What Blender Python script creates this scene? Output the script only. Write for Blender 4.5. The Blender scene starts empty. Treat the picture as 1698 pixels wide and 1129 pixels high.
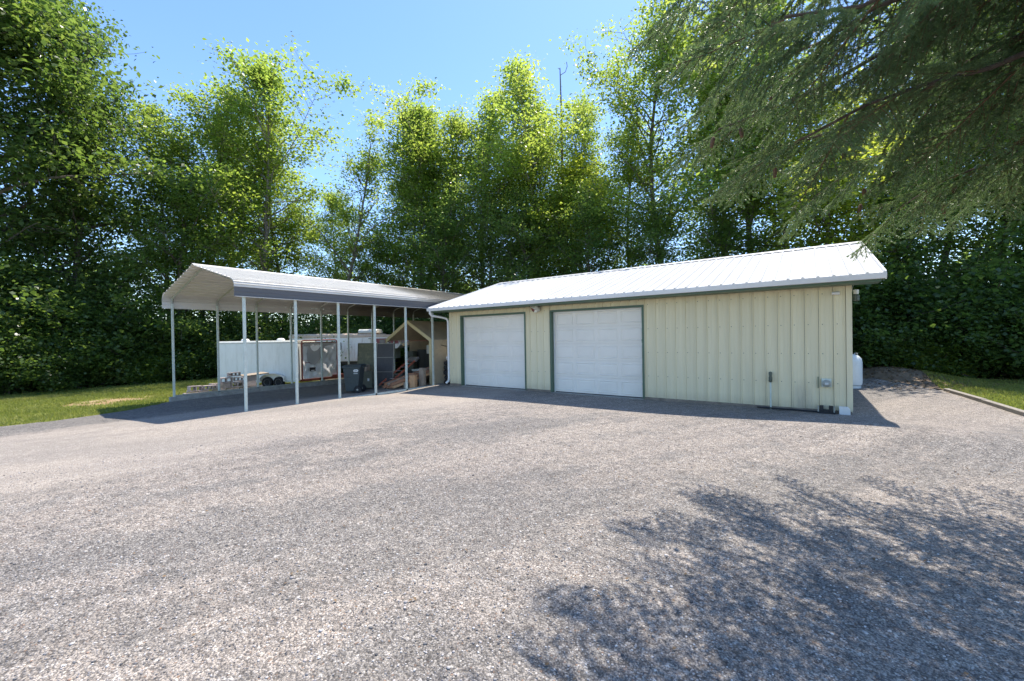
import bpy, bmesh, math, random
import numpy as np
from mathutils import Vector, Matrix
random.seed(7)
S = bpy.context.scene
COL = S.collection
PI = math.pi
R = math.radians

# ------------------------------------------------------------------ camera, world, sun, exposure
F_PX, YAW, PITCH, ROLL, CAM_Z = 680.72, -0.6252, -0.0073, -0.0164, 1.697
fw = Vector((math.sin(YAW)*math.cos(PITCH), math.cos(YAW)*math.cos(PITCH), math.sin(PITCH)))
rt0 = Vector((math.cos(YAW), -math.sin(YAW), 0)); up0 = rt0.cross(fw)
rt = math.cos(ROLL)*rt0 + math.sin(ROLL)*up0
up = -math.sin(ROLL)*rt0 + math.cos(ROLL)*up0
cd = bpy.data.cameras.new('camera'); cam = bpy.data.objects.new('camera', cd); COL.objects.link(cam)
cam.matrix_world = Matrix(((rt.x, up.x, -fw.x, 0), (rt.y, up.y, -fw.y, 0), (rt.z, up.z, -fw.z, CAM_Z), (0, 0, 0, 1)))
cd.sensor_width = 36; cd.lens = 36*F_PX/1698; cd.clip_start = 0.05; cd.clip_end = 2000
S.camera = cam
SUN_EL, SUN_AZ = 65.5, 0.0          # sun stands behind the garage, toward +Y
w = bpy.data.worlds.new('World'); S.world = w; w.use_nodes = True
nt = w.node_tree; nt.nodes.clear()
sky = nt.nodes.new('ShaderNodeTexSky'); sky.sky_type = 'NISHITA'; sky.sun_disc = False
sky.sun_elevation = R(SUN_EL); sky.sun_rotation = R(SUN_AZ); sky.air_density = 1.0; sky.dust_density = 0.2; sky.ozone_density = 2.6
bg = nt.nodes.new('ShaderNodeBackground'); bg.inputs["Strength"].default_value = 0.15
ow = nt.nodes.new('ShaderNodeOutputWorld')
hs = nt.nodes.new('ShaderNodeHueSaturation'); hs.inputs['Saturation'].default_value = 1.12; hs.inputs['Value'].default_value = .88; hs.inputs['Hue'].default_value = .505
nt.links.new(sky.outputs[0], hs.inputs['Color']); nt.links.new(hs.outputs[0], bg.inputs[0]); nt.links.new(bg.outputs[0], ow.inputs[0])
sl = bpy.data.lights.new('sun', 'SUN'); sl.energy = 3.2; sl.angle = R(0.48); sl.color = (1, .93, .84)
so = bpy.data.objects.new('sun', sl); COL.objects.link(so)
so.rotation_euler = (-R(90-SUN_EL), 0, -R(SUN_AZ)); so.location = (0, 10, 30)
S.view_settings.view_transform = 'Standard'; S.view_settings.look = 'None'
S.view_settings.exposure = 1.3; S.view_settings.gamma = 1
S.render.engine = 'CYCLES'
S.cycles.max_bounces = 8; S.cycles.transparent_max_bounces = 8

# ------------------------------------------------------------------ object helpers
def tag(o, label=None, cat=None, group=None, kind=None):
    if label: o['label'] = label
    if cat: o['category'] = cat
    if group: o['group'] = group
    if kind: o['kind'] = kind
    return o

def thing(name, label, cat, loc=(0, 0, 0), rz=0, group=None):
    o = bpy.data.objects.new(name, None); COL.objects.link(o)
    o.location = loc; o.rotation_euler = (0, 0, rz); o.empty_display_size = .2
    return tag(o, label, cat, group)

def link(name, me, parent=None, loc=None, rot=None, scl=None):
    o = bpy.data.objects.new(name, me); COL.objects.link(o)
    if parent: o.parent = parent
    if loc is not None: o.location = loc
    if rot is not None: o.rotation_euler = rot
    if scl is not None: o.scale = scl
    return o

class MB:
    def __init__(s): s.v = []; s.f = []
    def quad(s, a, b, c, d):
        n = len(s.v); s.v += [a, b, c, d]; s.f.append((n, n+1, n+2, n+3)); return s
    def box(s, x0, y0, z0, x1, y1, z1, M=None):
        n = len(s.v)
        p = [(x0, y0, z0), (x1, y0, z0), (x1, y1, z0), (x0, y1, z0), (x0, y0, z1), (x1, y0, z1), (x1, y1, z1), (x0, y1, z1)]
        if M is not None: p = [tuple(M @ Vector(q)) for q in p]
        s.v += p
        for q in ((0, 3, 2, 1), (4, 5, 6, 7), (0, 1, 5, 4), (1, 2, 6, 5), (2, 3, 7, 6), (3, 0, 4, 7)):
            s.f.append(tuple(n+i for i in q))
        return s
    def prism(s, prof, axis, a, b):
        """closed 2D profile extruded along axis ('x','y','z') from a to b"""
        n = len(s.v); k = len(prof)
        def P(u, v, t): return {'x': (t, u, v), 'y': (u, t, v), 'z': (u, v, t)}[axis]
        s.v += [P(u, v, a) for u, v in prof] + [P(u, v, b) for u, v in prof]
        for i in range(k):
            j = (i+1) % k; s.f.append((n+i, n+j, n+k+j, n+k+i))
        s.f.append(tuple(n+i for i in range(k))[::-1]); s.f.append(tuple(n+k+i for i in range(k)))
        return s
    def tube(s, pts, r, sides=8, cap=True):
        pts = [Vector(p) for p in pts]; n0 = len(s.v); m = len(pts)
        rr = r if isinstance(r, (list, tuple)) else [r]*m
        d = (pts[1]-pts[0]).normalized(); ref = Vector((0, 0, 1)) if abs(d.z) < .9 else Vector((1, 0, 0))
        u = d.cross(ref).normalized()
        for i, p in enumerate(pts):
            d = (pts[min(i+1, m-1)]-pts[max(i-1, 0)]).normalized()
            u = (u - d*u.dot(d)).normalized(); v = d.cross(u)
            for k in range(sides):
                a = 2*PI*k/sides; s.v.append(tuple(p + (u*math.cos(a)+v*math.sin(a))*rr[i]))
        for i in range(m-1):
            for k in range(sides):
                j = (k+1) % sides; a = n0+i*sides
                s.f.append((a+k, a+j, a+sides+j, a+sides+k))
        if cap:
            s.f.append(tuple(n0+k for k in range(sides))[::-1]); s.f.append(tuple(n0+(m-1)*sides+k for k in range(sides)))
        return s
    def lathe(s, prof, c=(0, 0, 0), sides=20, M=None):
        """profile of (r, z) turned round the z axis"""
        n0 = len(s.v); m = len(prof)
        for r, z in prof:
            for k in range(sides):
                a = 2*PI*k/sides; p = Vector((c[0]+r*math.cos(a), c[1]+r*math.sin(a), c[2]+z))
                s.v.append(tuple(M @ p) if M is not None else tuple(p))
        for i in range(m-1):
            for k in range(sides):
                j = (k+1) % sides; a = n0+i*sides
                s.f.append((a+k, a+j, a+sides+j, a+sides+k))
        s.f.append(tuple(n0+k for k in range(sides))[::-1]); s.f.append(tuple(n0+(m-1)*sides+k for k in range(sides)))
        return s
    def mesh(s, name, mat, smooth=False, bevel=0):
        me = bpy.data.meshes.new(name); me.from_pydata([tuple(v) for v in s.v], [], s.f)
        me.materials.append(mat)
        bm = bmesh.new(); bm.from_mesh(me)
        bmesh.ops.recalc_face_normals(bm, faces=bm.faces)
        if bevel: bmesh.ops.bevel(bm, geom=[e for e in bm.edges], offset=bevel, segments=2, affect='EDGES', profile=.5)
        if smooth:
            for f in bm.faces: f.smooth = True
        bm.to_mesh(me); bm.free()
        if smooth:
            try: me.set_sharp_from_angle(angle=R(40))
            except Exception: pass
        me.update(); return me
    def build(s, name, mat, parent=None, smooth=False, bevel=0, **k):
        return link(name, s.mesh(name, mat, smooth, bevel), parent, **k)

# ------------------------------------------------------------------ materials
def newmat(name):
    m = bpy.data.materials.new(name); m.use_nodes = True; t = m.node_tree
    return m, t, t.nodes['Principled BSDF']
def nd(t, typ, **k):
    n = t.nodes.new(typ)
    for a, b in k.items():
        if a in n.inputs.keys() if isinstance(a, str) else False: n.inputs[a].default_value = b
        else: setattr(n, a, b)
    return n
def ramp(t, stops):
    n = t.nodes.new('ShaderNodeValToRGB'); e = n.color_ramp.elements
    while len(e) < len(stops): e.new(.5)
    for i, (p, c) in enumerate(stops): e[i].position = p; e[i].color = (*c, 1) if len(c) == 3 else c
    return n
def mixc(t, fac, a, b, mode='MIX'):
    n = t.nodes.new('ShaderNodeMix'); n.data_type = 'RGBA'; n.blend_type = mode
    L = t.links
    for sock, val in ((0, fac), (6, a), (7, b)):
        if isinstance(val, bpy.types.NodeSocket): L.new(val, n.inputs[sock])
        elif isinstance(val, (int, float)): n.inputs[sock].default_value = val
        else: n.inputs[sock].default_value = (*val, 1)
    return n.outputs[2]
def mth(t, op, a, b=None, c=None, clamp=False):
    n = t.nodes.new('ShaderNodeMath'); n.operation = op; n.use_clamp = clamp
    for i, v in enumerate((a, b, c)):
        if v is None: continue
        if isinstance(v, bpy.types.NodeSocket): t.links.new(v, n.inputs[i])
        else: n.inputs[i].default_value = v
    return n.outputs[0]
def pos(t): return t.nodes.new('ShaderNodeNewGeometry').outputs['Position']
def mapped(t, scale=(1, 1, 1), loc=(0, 0, 0), rot=(0, 0, 0), obj=False):
    m = t.nodes.new('ShaderNodeMapping'); m.inputs['Scale'].default_value = scale; m.inputs['Location'].default_value = loc; m.inputs['Rotation'].default_value = rot
    t.links.new(t.nodes.new('ShaderNodeTexCoord').outputs['Object'] if obj else pos(t), m.inputs['Vector']); return m.outputs[0]
def noise(t, scale, vec=None, detail=3, rough=.55):
    n = t.nodes.new('ShaderNodeTexNoise'); n.inputs['Scale'].default_value = scale; n.inputs['Detail'].default_value = detail; n.inputs['Roughness'].default_value = rough
    t.links.new(vec if vec is not None else pos(t), n.inputs['Vector']); return n.outputs['Fac']
def bump(t, b, h, strength, dist):
    n = t.nodes.new('ShaderNodeBump'); n.inputs['Strength'].default_value = strength; n.inputs['Distance'].default_value = dist
    t.links.new(h, n.inputs['Height']); t.links.new(n.outputs[0], b.inputs['Normal']); return n

def simple(name, col, rough=.6, var=.15, scale=3., metal=0., stretch=(1, 1, 1), dirt=None, dirt_amt=.5, bmp=0., bscale=40, spec=.5, obj=False):
    """one colour with weathering: slow noise and a dirt tone in patches"""
    m, t, b = newmat(name)
    v = mapped(t, stretch, obj=obj)
    n = noise(t, scale, v, 5, .6)
    lo = tuple(c*(1-var) for c in col); hi = tuple(min(1, c*(1+var)) for c in col)
    r = ramp(t, [(.3, lo), (.7, hi)]); t.links.new(n, r.inputs[0]); c = r.outputs[0]
    if dirt:
        n2 = noise(t, scale*2.7, v, 6, .7); r2 = ramp(t, [(.5, (0, 0, 0)), (.72, (1, 1, 1))]); t.links.new(n2, r2.inputs[0])
        c = mixc(t, mth(t, 'MULTIPLY', r2.outputs[0], dirt_amt), c, dirt)
    t.links.new(c, b.inputs['Base Color'])
    b.inputs['Metallic'].default_value = metal; b.inputs['Specular IOR Level'].default_value = spec
    rr = ramp(t, [(.2, (rough*.85,)*3), (.8, (min(1, rough*1.15),)*3)]); t.links.new(n, rr.inputs[0]); t.links.new(rr.outputs[0], b.inputs['Roughness'])
    if bmp: bump(t, b, noise(t, bscale, v, 4), bmp, .01)
    return m

def gravel_mat():
    m, t, b = newmat('gravel'); L = t.links
    P = pos(t)
    # stones: two sizes of cells, each stone its own tone
    def stones(scale, seed):
        mp = mapped(t, (1, 1, .15), (seed, seed*2, 0))
        v = t.nodes.new('ShaderNodeTexVoronoi'); v.inputs['Scale'].default_value = scale; L.new(mp, v.inputs['Vector'])
        bw = t.nodes.new('ShaderNodeSeparateColor'); L.new(v.outputs['Color'], bw.inputs[0])
        return v.outputs['Distance'], bw.outputs[0], bw.outputs[1]
    d1, a1, h1 = stones(92, 0); d2, a2, h2 = stones(55, 5)
    pink = [(0, (.17, .15, .13)), (.12, (.30, .265, .23)), (.4, (.405, .355, .305)), (.75, (.50, .44, .378)), (.96, (.62, .56, .49)), (1, (.76, .72, .66))]
    grey = [(0, (.10, .094, .086)), (.15, (.19, .178, .162)), (.5, (.275, .258, .235)), (.85, (.36, .338, .308)), (1, (.56, .53, .49))]
    rp = ramp(t, pink); rg = ramp(t, grey); rp2 = ramp(t, pink); rg2 = ramp(t, grey)
    L.new(a1, rp.inputs[0]); L.new(a1, rg.inputs[0]); L.new(a2, rp2.inputs[0]); L.new(a2, rg2.inputs[0])
    # bands worn by wheels, long patches of fresh grey stone over the older pinkish stone
    wr = t.nodes.new('ShaderNodeMapping'); wr.inputs['Rotation'].default_value = (0, 0, R(-62)); L.new(P, wr.inputs['Vector'])
    warp = t.nodes.new('ShaderNodeMapping'); warp.inputs['Scale'].default_value = (.13, .50, 1); L.new(wr.outputs[0], warp.inputs['Vector'])
    trk = t.nodes.new('ShaderNodeMapping'); trk.inputs['Scale'].default_value = (.22, 2.6, 1); L.new(wr.outputs[0], trk.inputs['Vector'])
    n = noise(t, .8, warp.outputs[0], 5, .55)
    n2 = noise(t, 2.2, P, 4, .6)
    s = mth(t, 'ADD', mth(t, 'MULTIPLY', n, .75), mth(t, 'MULTIPLY', n2, .25))
    rb = ramp(t, [(.47, (0, 0, 0)), (.53, (1, 1, 1))]); L.new(s, rb.inputs[0])
    # strip of the grey stone tones along the lawn and under the carport
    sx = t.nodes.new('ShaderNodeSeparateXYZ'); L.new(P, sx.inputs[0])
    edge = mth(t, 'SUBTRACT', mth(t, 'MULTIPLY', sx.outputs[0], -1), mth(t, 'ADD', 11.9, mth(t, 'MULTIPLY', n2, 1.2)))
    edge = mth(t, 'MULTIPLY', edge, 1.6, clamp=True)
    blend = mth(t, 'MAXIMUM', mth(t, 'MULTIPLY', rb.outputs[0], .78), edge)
    sel = mth(t, 'GREATER_THAN', h2, .42)
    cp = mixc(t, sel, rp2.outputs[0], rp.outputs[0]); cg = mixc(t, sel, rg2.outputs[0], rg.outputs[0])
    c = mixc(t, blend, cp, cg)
    # rare rusty stones, darker tone in the gaps between the stones
    rust = mth(t, 'MULTIPLY', mth(t, 'GREATER_THAN', h1, .978), .7); c = mixc(t, rust, c, (.32, .20, .13))
    gap = mth(t, 'MULTIPLY', mth(t, 'GREATER_THAN', d1, .58), .55); c = mixc(t, gap, c, (.06, .055, .055))
    n4 = noise(t, 9, P, 6, .7); r4 = ramp(t, [(.35, (.68, .68, .69)), (.62, (1.06, 1.05, 1.04))]); L.new(n4, r4.inputs[0])
    c = mixc(t, 1., c, r4.outputs[0], 'MULTIPLY')
    n6 = noise(t, 1., trk.outputs[0], 5, .6); r6 = ramp(t, [(.34, (.84, .845, .85)), (.52, (1, 1, 1)), (.70, (1.07, 1.06, 1.05))]); L.new(n6, r6.inputs[0])
    c = mixc(t, 1., c, r6.outputs[0], 'MULTIPLY')
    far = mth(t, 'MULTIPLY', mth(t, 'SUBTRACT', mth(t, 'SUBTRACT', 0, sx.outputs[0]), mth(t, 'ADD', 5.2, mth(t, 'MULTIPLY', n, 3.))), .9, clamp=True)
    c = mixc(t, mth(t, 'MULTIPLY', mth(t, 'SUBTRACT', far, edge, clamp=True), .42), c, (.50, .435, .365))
    n5 = noise(t, .35, P, 3, .5); r5 = ramp(t, [(.35, (.92, .92, .925)), (.65, (1.04, 1.03, 1.01))]); L.new(n5, r5.inputs[0])
    c = mixc(t, 1., c, r5.outputs[0], 'MULTIPLY')
    L.new(c, b.inputs['Base Color']); b.inputs['Roughness'].default_value = .85; b.inputs['Specular IOR Level'].default_value = .3
    hgt = mth(t, 'ADD', mth(t, 'MULTIPLY', mth(t, 'SUBTRACT', h1, mth(t, 'MULTIPLY', d1, 1.3)), .8), mth(t, 'MULTIPLY', mth(t, 'SUBTRACT', h2, d2), 1.2))
    hgt = mth(t, 'ADD', hgt, mth(t, 'MULTIPLY', n4, 3.))
    bump(t, b, hgt, .85, .0075)
    return m

def leaf_mat(name, cols, trans, tw=.5, rough=.45):
    """leaf: diffuse + translucent + a waxy sheen; each leaf has its own tone (rnd)"""
    m, t, b = newmat(name); L = t.links
    a = t.nodes.new('ShaderNodeAttribute'); a.attribute_name = 'rnd'
    oi = t.nodes.new('ShaderNodeObjectInfo')     # branches and trees differ in tone, leaves within them too
    f = mth(t, 'ADD', mth(t, 'MULTIPLY', a.outputs['Fac'], .45), mth(t, 'MULTIPLY', mth(t, 'SUBTRACT', noise(t, .55, pos(t), 3, .6), .25), .9))
    f = mth(t, 'ADD', f, mth(t, 'MULTIPLY', mth(t, 'SUBTRACT', oi.outputs['Random'], .5), .25), clamp=True)
    r = ramp(t, [(i/(len(cols)-1), c) for i, c in enumerate(cols)]); L.new(f, r.inputs[0])
    L.new(r.outputs[0], b.inputs['Base Color']); b.inputs['Roughness'].default_value = rough; b.inputs['Specular IOR Level'].default_value = .35
    tr = t.nodes.new('ShaderNodeBsdfTranslucent')
    r2 = ramp(t, [(i/(len(trans)-1), c) for i, c in enumerate(trans)]); L.new(f, r2.inputs[0]); L.new(r2.outputs[0], tr.inputs[0])
    mx = t.nodes.new('ShaderNodeMixShader'); mx.inputs[0].default_value = tw
    L.new(b.outputs[0], mx.inputs[1]); L.new(tr.outputs[0], mx.inputs[2])
    L.new(mx.outputs[0], t.nodes['Material Output'].inputs['Surface'])
    return m

def bark_mat(name, c0, c1):
    m, t, b = newmat(name); L = t.links
    v = mapped(t, (9, 9, 2), obj=True); n = noise(t, 1.5, v, 6, .65)
    r = ramp(t, [(.3, c0), (.68, c1)]); L.new(n, r.inputs[0]); L.new(r.outputs[0], b.inputs['Base Color']); b.inputs['Roughness'].default_value = .9
    bump(t, b, n, .6, .02); return m

def siding_mat(name, col):
    m, t, b = newmat(name); L = t.links; P = pos(t)
    v = mapped(t, (6, 6, .35)); n = noise(t, 1.3, v, 5, .6)
    r = ramp(t, [(.3, tuple(c*.93 for c in col)), (.7, tuple(min(1, c*1.05) for c in col))]); L.new(n, r.inputs[0]); c = r.outputs[0]
    sp = t.nodes.new('ShaderNodeSeparateXYZ'); L.new(P, sp.inputs[0])
    # mud splashed on the foot of the wall, and one sooty smudge near the meter
    foot = mth(t, 'MULTIPLY', mth(t, 'SUBTRACT', .30, sp.outputs[2]), 2.2, clamp=True)
    foot = mth(t, 'MULTIPLY', foot, noise(t, 7, P, 5, .7))
    c = mixc(t, foot, c, (.27, .22, .16))
    dx = mth(t, 'DIVIDE', mth(t, 'SUBTRACT', sp.outputs[0], -.12), .22); dz = mth(t, 'DIVIDE', mth(t, 'SUBTRACT', sp.outputs[2], .12), .62)
    rr = mth(t, 'ADD', mth(t, 'MULTIPLY', dx, dx), mth(t, 'MULTIPLY', dz, dz))
    sm = mth(t, 'MULTIPLY', mth(t, 'SUBTRACT', 1.05, rr, clamp=True), noise(t, 3.5, mapped(t, (5, 5, .9)), 5, .7), clamp=True)
    c = mixc(t, mth(t, 'MULTIPLY', sm, .75), c, (.30, .27, .235))
    L.new(c, b.inputs['Base Color']); b.inputs['Roughness'].default_value = .48; b.inputs['Specular IOR Level'].default_value = .35
    bump(t, b, noise(t, 1.2, mapped(t, (3, 3, .5)), 2), .15, .02)
    return m

def litter_mat(name, col):
    m, t, b = newmat(name); L = t.links; P = pos(t)
    sp = t.nodes.new('ShaderNodeSeparateXYZ'); L.new(P, sp.inputs[0])
    n = noise(t, 2.2, mapped(t, (1, .4, 1)), 5, .65)
    r = ramp(t, [(.3, tuple(c*.88 for c in col)), (.7, col)]); L.new(n, r.inputs[0])
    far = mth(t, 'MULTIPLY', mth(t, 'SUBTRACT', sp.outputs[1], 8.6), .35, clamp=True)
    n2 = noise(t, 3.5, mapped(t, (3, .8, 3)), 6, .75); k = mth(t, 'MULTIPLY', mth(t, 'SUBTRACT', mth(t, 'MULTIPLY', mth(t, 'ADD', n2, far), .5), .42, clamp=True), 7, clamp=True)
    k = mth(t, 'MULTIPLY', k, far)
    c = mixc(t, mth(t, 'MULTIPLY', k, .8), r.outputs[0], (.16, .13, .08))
    L.new(c, b.inputs['Base Color']); b.inputs['Roughness'].default_value = .42; b.inputs['Metallic'].default_value = 0
    return m

M = {}
M['gravel'] = gravel_mat()
M['siding'] = siding_mat('cream_steel', (.77, .695, .475))
M['trim'] = simple('green_trim', (.075, .13, .085), .45, .12, 4)
M['roof'] = simple('white_roof_steel', (.60, .595, .58), .35, .06, 1.2, stretch=(4, .5, 1), dirt=(.5, .5, .45), dirt_amt=.12)
M['white'] = simple('white_paint', (.80, .80, .78), .4, .05, 2, dirt=(.55, .53, .47), dirt_amt=.15)
M['door'] = simple('white_door', (.88, .835, .745), .42, .05, .8, dirt=(.5, .46, .42), dirt_amt=.10, bmp=.1, bscale=60)
M['foundation'] = simple('concrete_footing', (.24, .20, .16), .9, .3, 6, bmp=.5, dirt=(.12, .09, .06))
M['concrete'] = simple('concrete', (.34, .33, .30), .9, .25, 5, bmp=.5, dirt=(.16, .16, .14))
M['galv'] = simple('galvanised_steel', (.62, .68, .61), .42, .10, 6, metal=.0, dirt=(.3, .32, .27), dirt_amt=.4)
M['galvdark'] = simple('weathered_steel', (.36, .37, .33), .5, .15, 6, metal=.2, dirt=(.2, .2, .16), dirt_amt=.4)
M['cpsheet'] = litter_mat('carport_sheet', (.78, .745, .68))
M['block'] = simple('grey_pink_block', (.46, .38, .35), .95, .2, 9, bmp=.5, dirt=(.22, .19, .17), dirt_amt=.5, bscale=90)
M['dark'] = simple('dark_hollow', (.03, .03, .03), .9, .2, 5)
M['trailer'] = simple('trailer_white', (.82, .84, .80), .35, .05, 1, dirt=(.45, .46, .38), dirt_amt=.3, stretch=(3, 3, .6))
M['tyre'] = simple('tyre_rubber', (.022, .022, .024), .8, .3, 12)
M['rim'] = simple('wheel_rim', (.55, .56, .56), .35, .1, 8, metal=.5)
M['black'] = simple('black_plastic', (.018, .018, .02), .5, .3, 6)
M['bin'] = simple('bin_plastic', (.045, .06, .062), .55, .15, 8, dirt=(.15, .15, .13), dirt_amt=.25)
M['rust'] = simple('rusty_red_tube', (.22, .055, .04), .7, .3, 9, dirt=(.10, .05, .03), dirt_amt=.6)
M['sheet'] = simple('crumpled_sheet', (.88, .87, .86), .4, .05, 2.5, dirt=(.66, .65, .66), dirt_amt=.35)
M['camper'] = simple('stained_camper', (.82, .79, .72), .5, .08, 1.2, dirt=(.50, .34, .22), dirt_amt=.5, stretch=(2.5, 2.5, .7))
M['camperband'] = simple('camper_top_band', (.62, .48, .36), .6, .15, 3, dirt=(.32, .18, .10), dirt_amt=.7)
M['maroon'] = simple('maroon_stripe', (.24, .05, .055), .5, .2, 4, dirt=(.35, .22, .18), dirt_amt=.5)
M['glass'] = simple('window_glass', (.12, .13, .14), .08, .2, 3, spec=.8)
M['sheetshadow'] = simple('painted_sheet_shadow', (.38, .375, .37), .6, .06, 2)  # grey of the shadow painted across the crumpled sheet
M['foil'] = simple('silver_foil', (.72, .71, .74), .18, .15, 5, metal=.9, bmp=.8, bscale=6)
M['tarp'] = simple('tan_tarp', (.68, .56, .38), .75, .1, 2, dirt=(.4, .3, .18), dirt_amt=.35, bmp=.3, bscale=7)
M['tarptrim'] = simple('tan_tarp_hem', (.62, .53, .30), .7, .1, 3)
M['screenmesh'] = simple('grey_screen', (.07, .07, .074), .8, .15, 12)
M['screenframe'] = simple('screen_frame', (.22, .21, .18), .5, .15, 6)
M['panelgreen'] = simple('olive_panel', (.105, .108, .068), .7, .25, 3, dirt=(.3, .27, .15))
M['fibreglass'] = simple('red_fibreglass', (.52, .14, .085), .45, .15, 5, dirt=(.35, .2, .15), dirt_amt=.4)
M['alu'] = simple('aluminium', (.55, .58, .62), .3, .1, 8, metal=.7)
M['lumber'] = simple('reddish_lumber', (.42, .21, .12), .8, .3, 4, stretch=(1, 1, 6), dirt=(.2, .12, .08), dirt_amt=.6, bmp=.3)
M['lumberpale'] = simple('fresh_lumber', (.62, .36, .19), .75, .2, 5, stretch=(5, 5, 1), bmp=.25)
M['greylumber'] = simple('weathered_lumber', (.33, .27, .21), .85, .25, 5, stretch=(5, 5, 1), dirt=(.18, .14, .1))
M['timber'] = simple('grey_timber', (.27, .24, .20), .9, .25, 4, stretch=(6, 1, 6), dirt=(.2, .17, .14), bmp=.5)
M['cabinet'] = simple('black_cabinet', (.012, .013, .012), .4, .2, 4)
M['olive'] = simple('olive_drawer', (.11, .115, .085), .6, .15, 4)
M['offwhite'] = simple('off_white_enamel', (.62, .62, .56), .4, .08, 3, dirt=(.4, .38, .3), dirt_amt=.3)
M['propane'] = simple('propane_tank_paint', (.72, .75, .73), .35, .06, 2, dirt=(.4, .42, .36), dirt_amt=.2)
M['bag'] = simple('white_plastic_bag', (.8, .78, .76), .4, .1, 8, bmp=.8, bscale=14)
M['brass'] = simple('verdigris_metal', (.10, .12, .09), .6, .3, 12)
M['lamp'] = simple('lamp_glass', (.75, .72, .62), .3, .05, 4)
M['print'] = simple('white_print', (.62, .64, .64), .6, .1, 20)
M['redtool'] = simple('red_tool_case', (.30, .07, .05), .5, .3, 7)
M['lawnsoil'] = None
def lawn_mat():
    m, t, b = newmat('lawn'); L = t.links; P = pos(t)
    n = noise(t, 1.1, P, 6, .65); r = ramp(t, [(.32, (.15, .18, .035)), (.5, (.21, .235, .05)), (.68, (.31, .29, .09))]); L.new(n, r.inputs[0]); c = r.outputs[0]
    f = noise(t, 55, P, 4, .7); rf = ramp(t, [(.3, (.62, .62, .6)), (.7, (1.15, 1.15, 1.1))]); L.new(f, rf.inputs[0]); c = mixc(t, 1, c, rf.outputs[0], 'MULTIPLY')
    sp = t.nodes.new('ShaderNodeSeparateXYZ'); L.new(P, sp.inputs[0])
    def patch(cx, cy, rx, ry):
        dx = mth(t, 'DIVIDE', mth(t, 'SUBTRACT', sp.outputs[0], cx), rx); dy = mth(t, 'DIVIDE', mth(t, 'SUBTRACT', sp.outputs[1], cy), ry)
        d = mth(t, 'ADD', mth(t, 'MULTIPLY', dx, dx), mth(t, 'MULTIPLY', dy, dy)); k = mth(t, 'SUBTRACT', mth(t, 'ADD', 1.3, mth(t, 'MULTIPLY', mth(t, 'SUBTRACT', noise(t, 2.2, P, 6, .75), .5), 5.5)), d)
        return mth(t, 'MULTIPLY', k, 2.5, clamp=True)
    k = mth(t, 'MAXIMUM', patch(-18.9, 3.2, .75, 1.0), mth(t, 'MULTIPLY', patch(-22.2, 1.9, .6, 1.1), .6))
    k = mth(t, 'MAXIMUM', k, mth(t, 'MULTIPLY', patch(-19.3, 5.3, 1.2, 1.3), .5))
    n3 = noise(t, 3, P, 5, .7); rs = ramp(t, [(.35, (.30, .19, .095)), (.65, (.40, .31, .18))]); L.new(n3, rs.inputs[0])
    c = mixc(t, k, c, rs.outputs[0])
    L.new(c, b.inputs['Base Color']); b.inputs['Roughness'].default_value = .95; b.inputs['Specular IOR Level'].default_value = .1
    bump(t, b, f, .8, .03); return m
M['lawnsoil'] = lawn_mat()
M['litter'] = leaf_mat('dead_leaf', [(.10, .06, .03), (.20, .13, .07), (.33, .23, .13)], [(.2, .12, .05), (.3, .2, .1), (.4, .3, .15)], .15, .7)
M['floor'] = simple('forest_floor', (.07, .055, .03), .95, .4, 1.5, dirt=(.05, .07, .02), bmp=.6, bscale=20)
M['dirt'] = simple('brown_dirt', (.19, .135, .085), .95, .35, 2.5, dirt=(.09, .065, .04), bmp=.7, bscale=25)
M['bark'] = bark_mat('grey_bark', (.055, .045, .035), (.19, .165, .135))
M['barkpale'] = bark_mat('pale_bark', (.10, .085, .07), (.30, .27, .23))
M['barkspruce'] = bark_mat('spruce_bark', (.05, .035, .025), (.16, .115, .085))
M['twig'] = simple('spruce_twig', (.17, .095, .05), .85, .25, 20)
M['leaf'] = leaf_mat('alder_leaf', [(.055, .095, .025), (.105, .155, .035), (.16, .20, .05)], [(.28, .44, .06), (.50, .64, .09), (.72, .78, .14)], .56, .35)
M['leafdark'] = leaf_mat('maple_leaf', [(.050, .092, .028), (.090, .145, .042), (.16, .20, .06)], [(.22, .38, .07), (.38, .54, .10), (.58, .68, .16)], .50, .33)
M['leafmaple'] = leaf_mat('big_maple_leaf', [(.042, .078, .028), (.075, .122, .040), (.13, .17, .055)], [(.15, .27, .04), (.26, .40, .06), (.45, .56, .10)], .44, .32)
M['leafyellow'] = leaf_mat('yellow_green_leaf', [(.08, .12, .02), (.12, .16, .03), (.16, .20, .04)], [(.50, .62, .06), (.66, .74, .08), (.80, .82, .12)], .56)
M['grass'] = leaf_mat('grass_blade', [(.17, .20, .04), (.25, .275, .06), (.38, .36, .15)], [(.28, .35, .05), (.38, .44, .08), (.50, .48, .18)], .38, .6)
M['needle'] = leaf_mat('spruce_needle', [(.07, .125, .065), (.12, .19, .09), (.22, .28, .11)], [(.15, .27, .09), (.25, .37, .12), (.42, .52, .16)], .36, .35)
M['greysheet'] = simple('grey_skirt', (.125, .12, .122), .4, .1, 1.5, stretch=(1, .3, 3), dirt=(.12, .12, .13), dirt_amt=.4)

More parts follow.
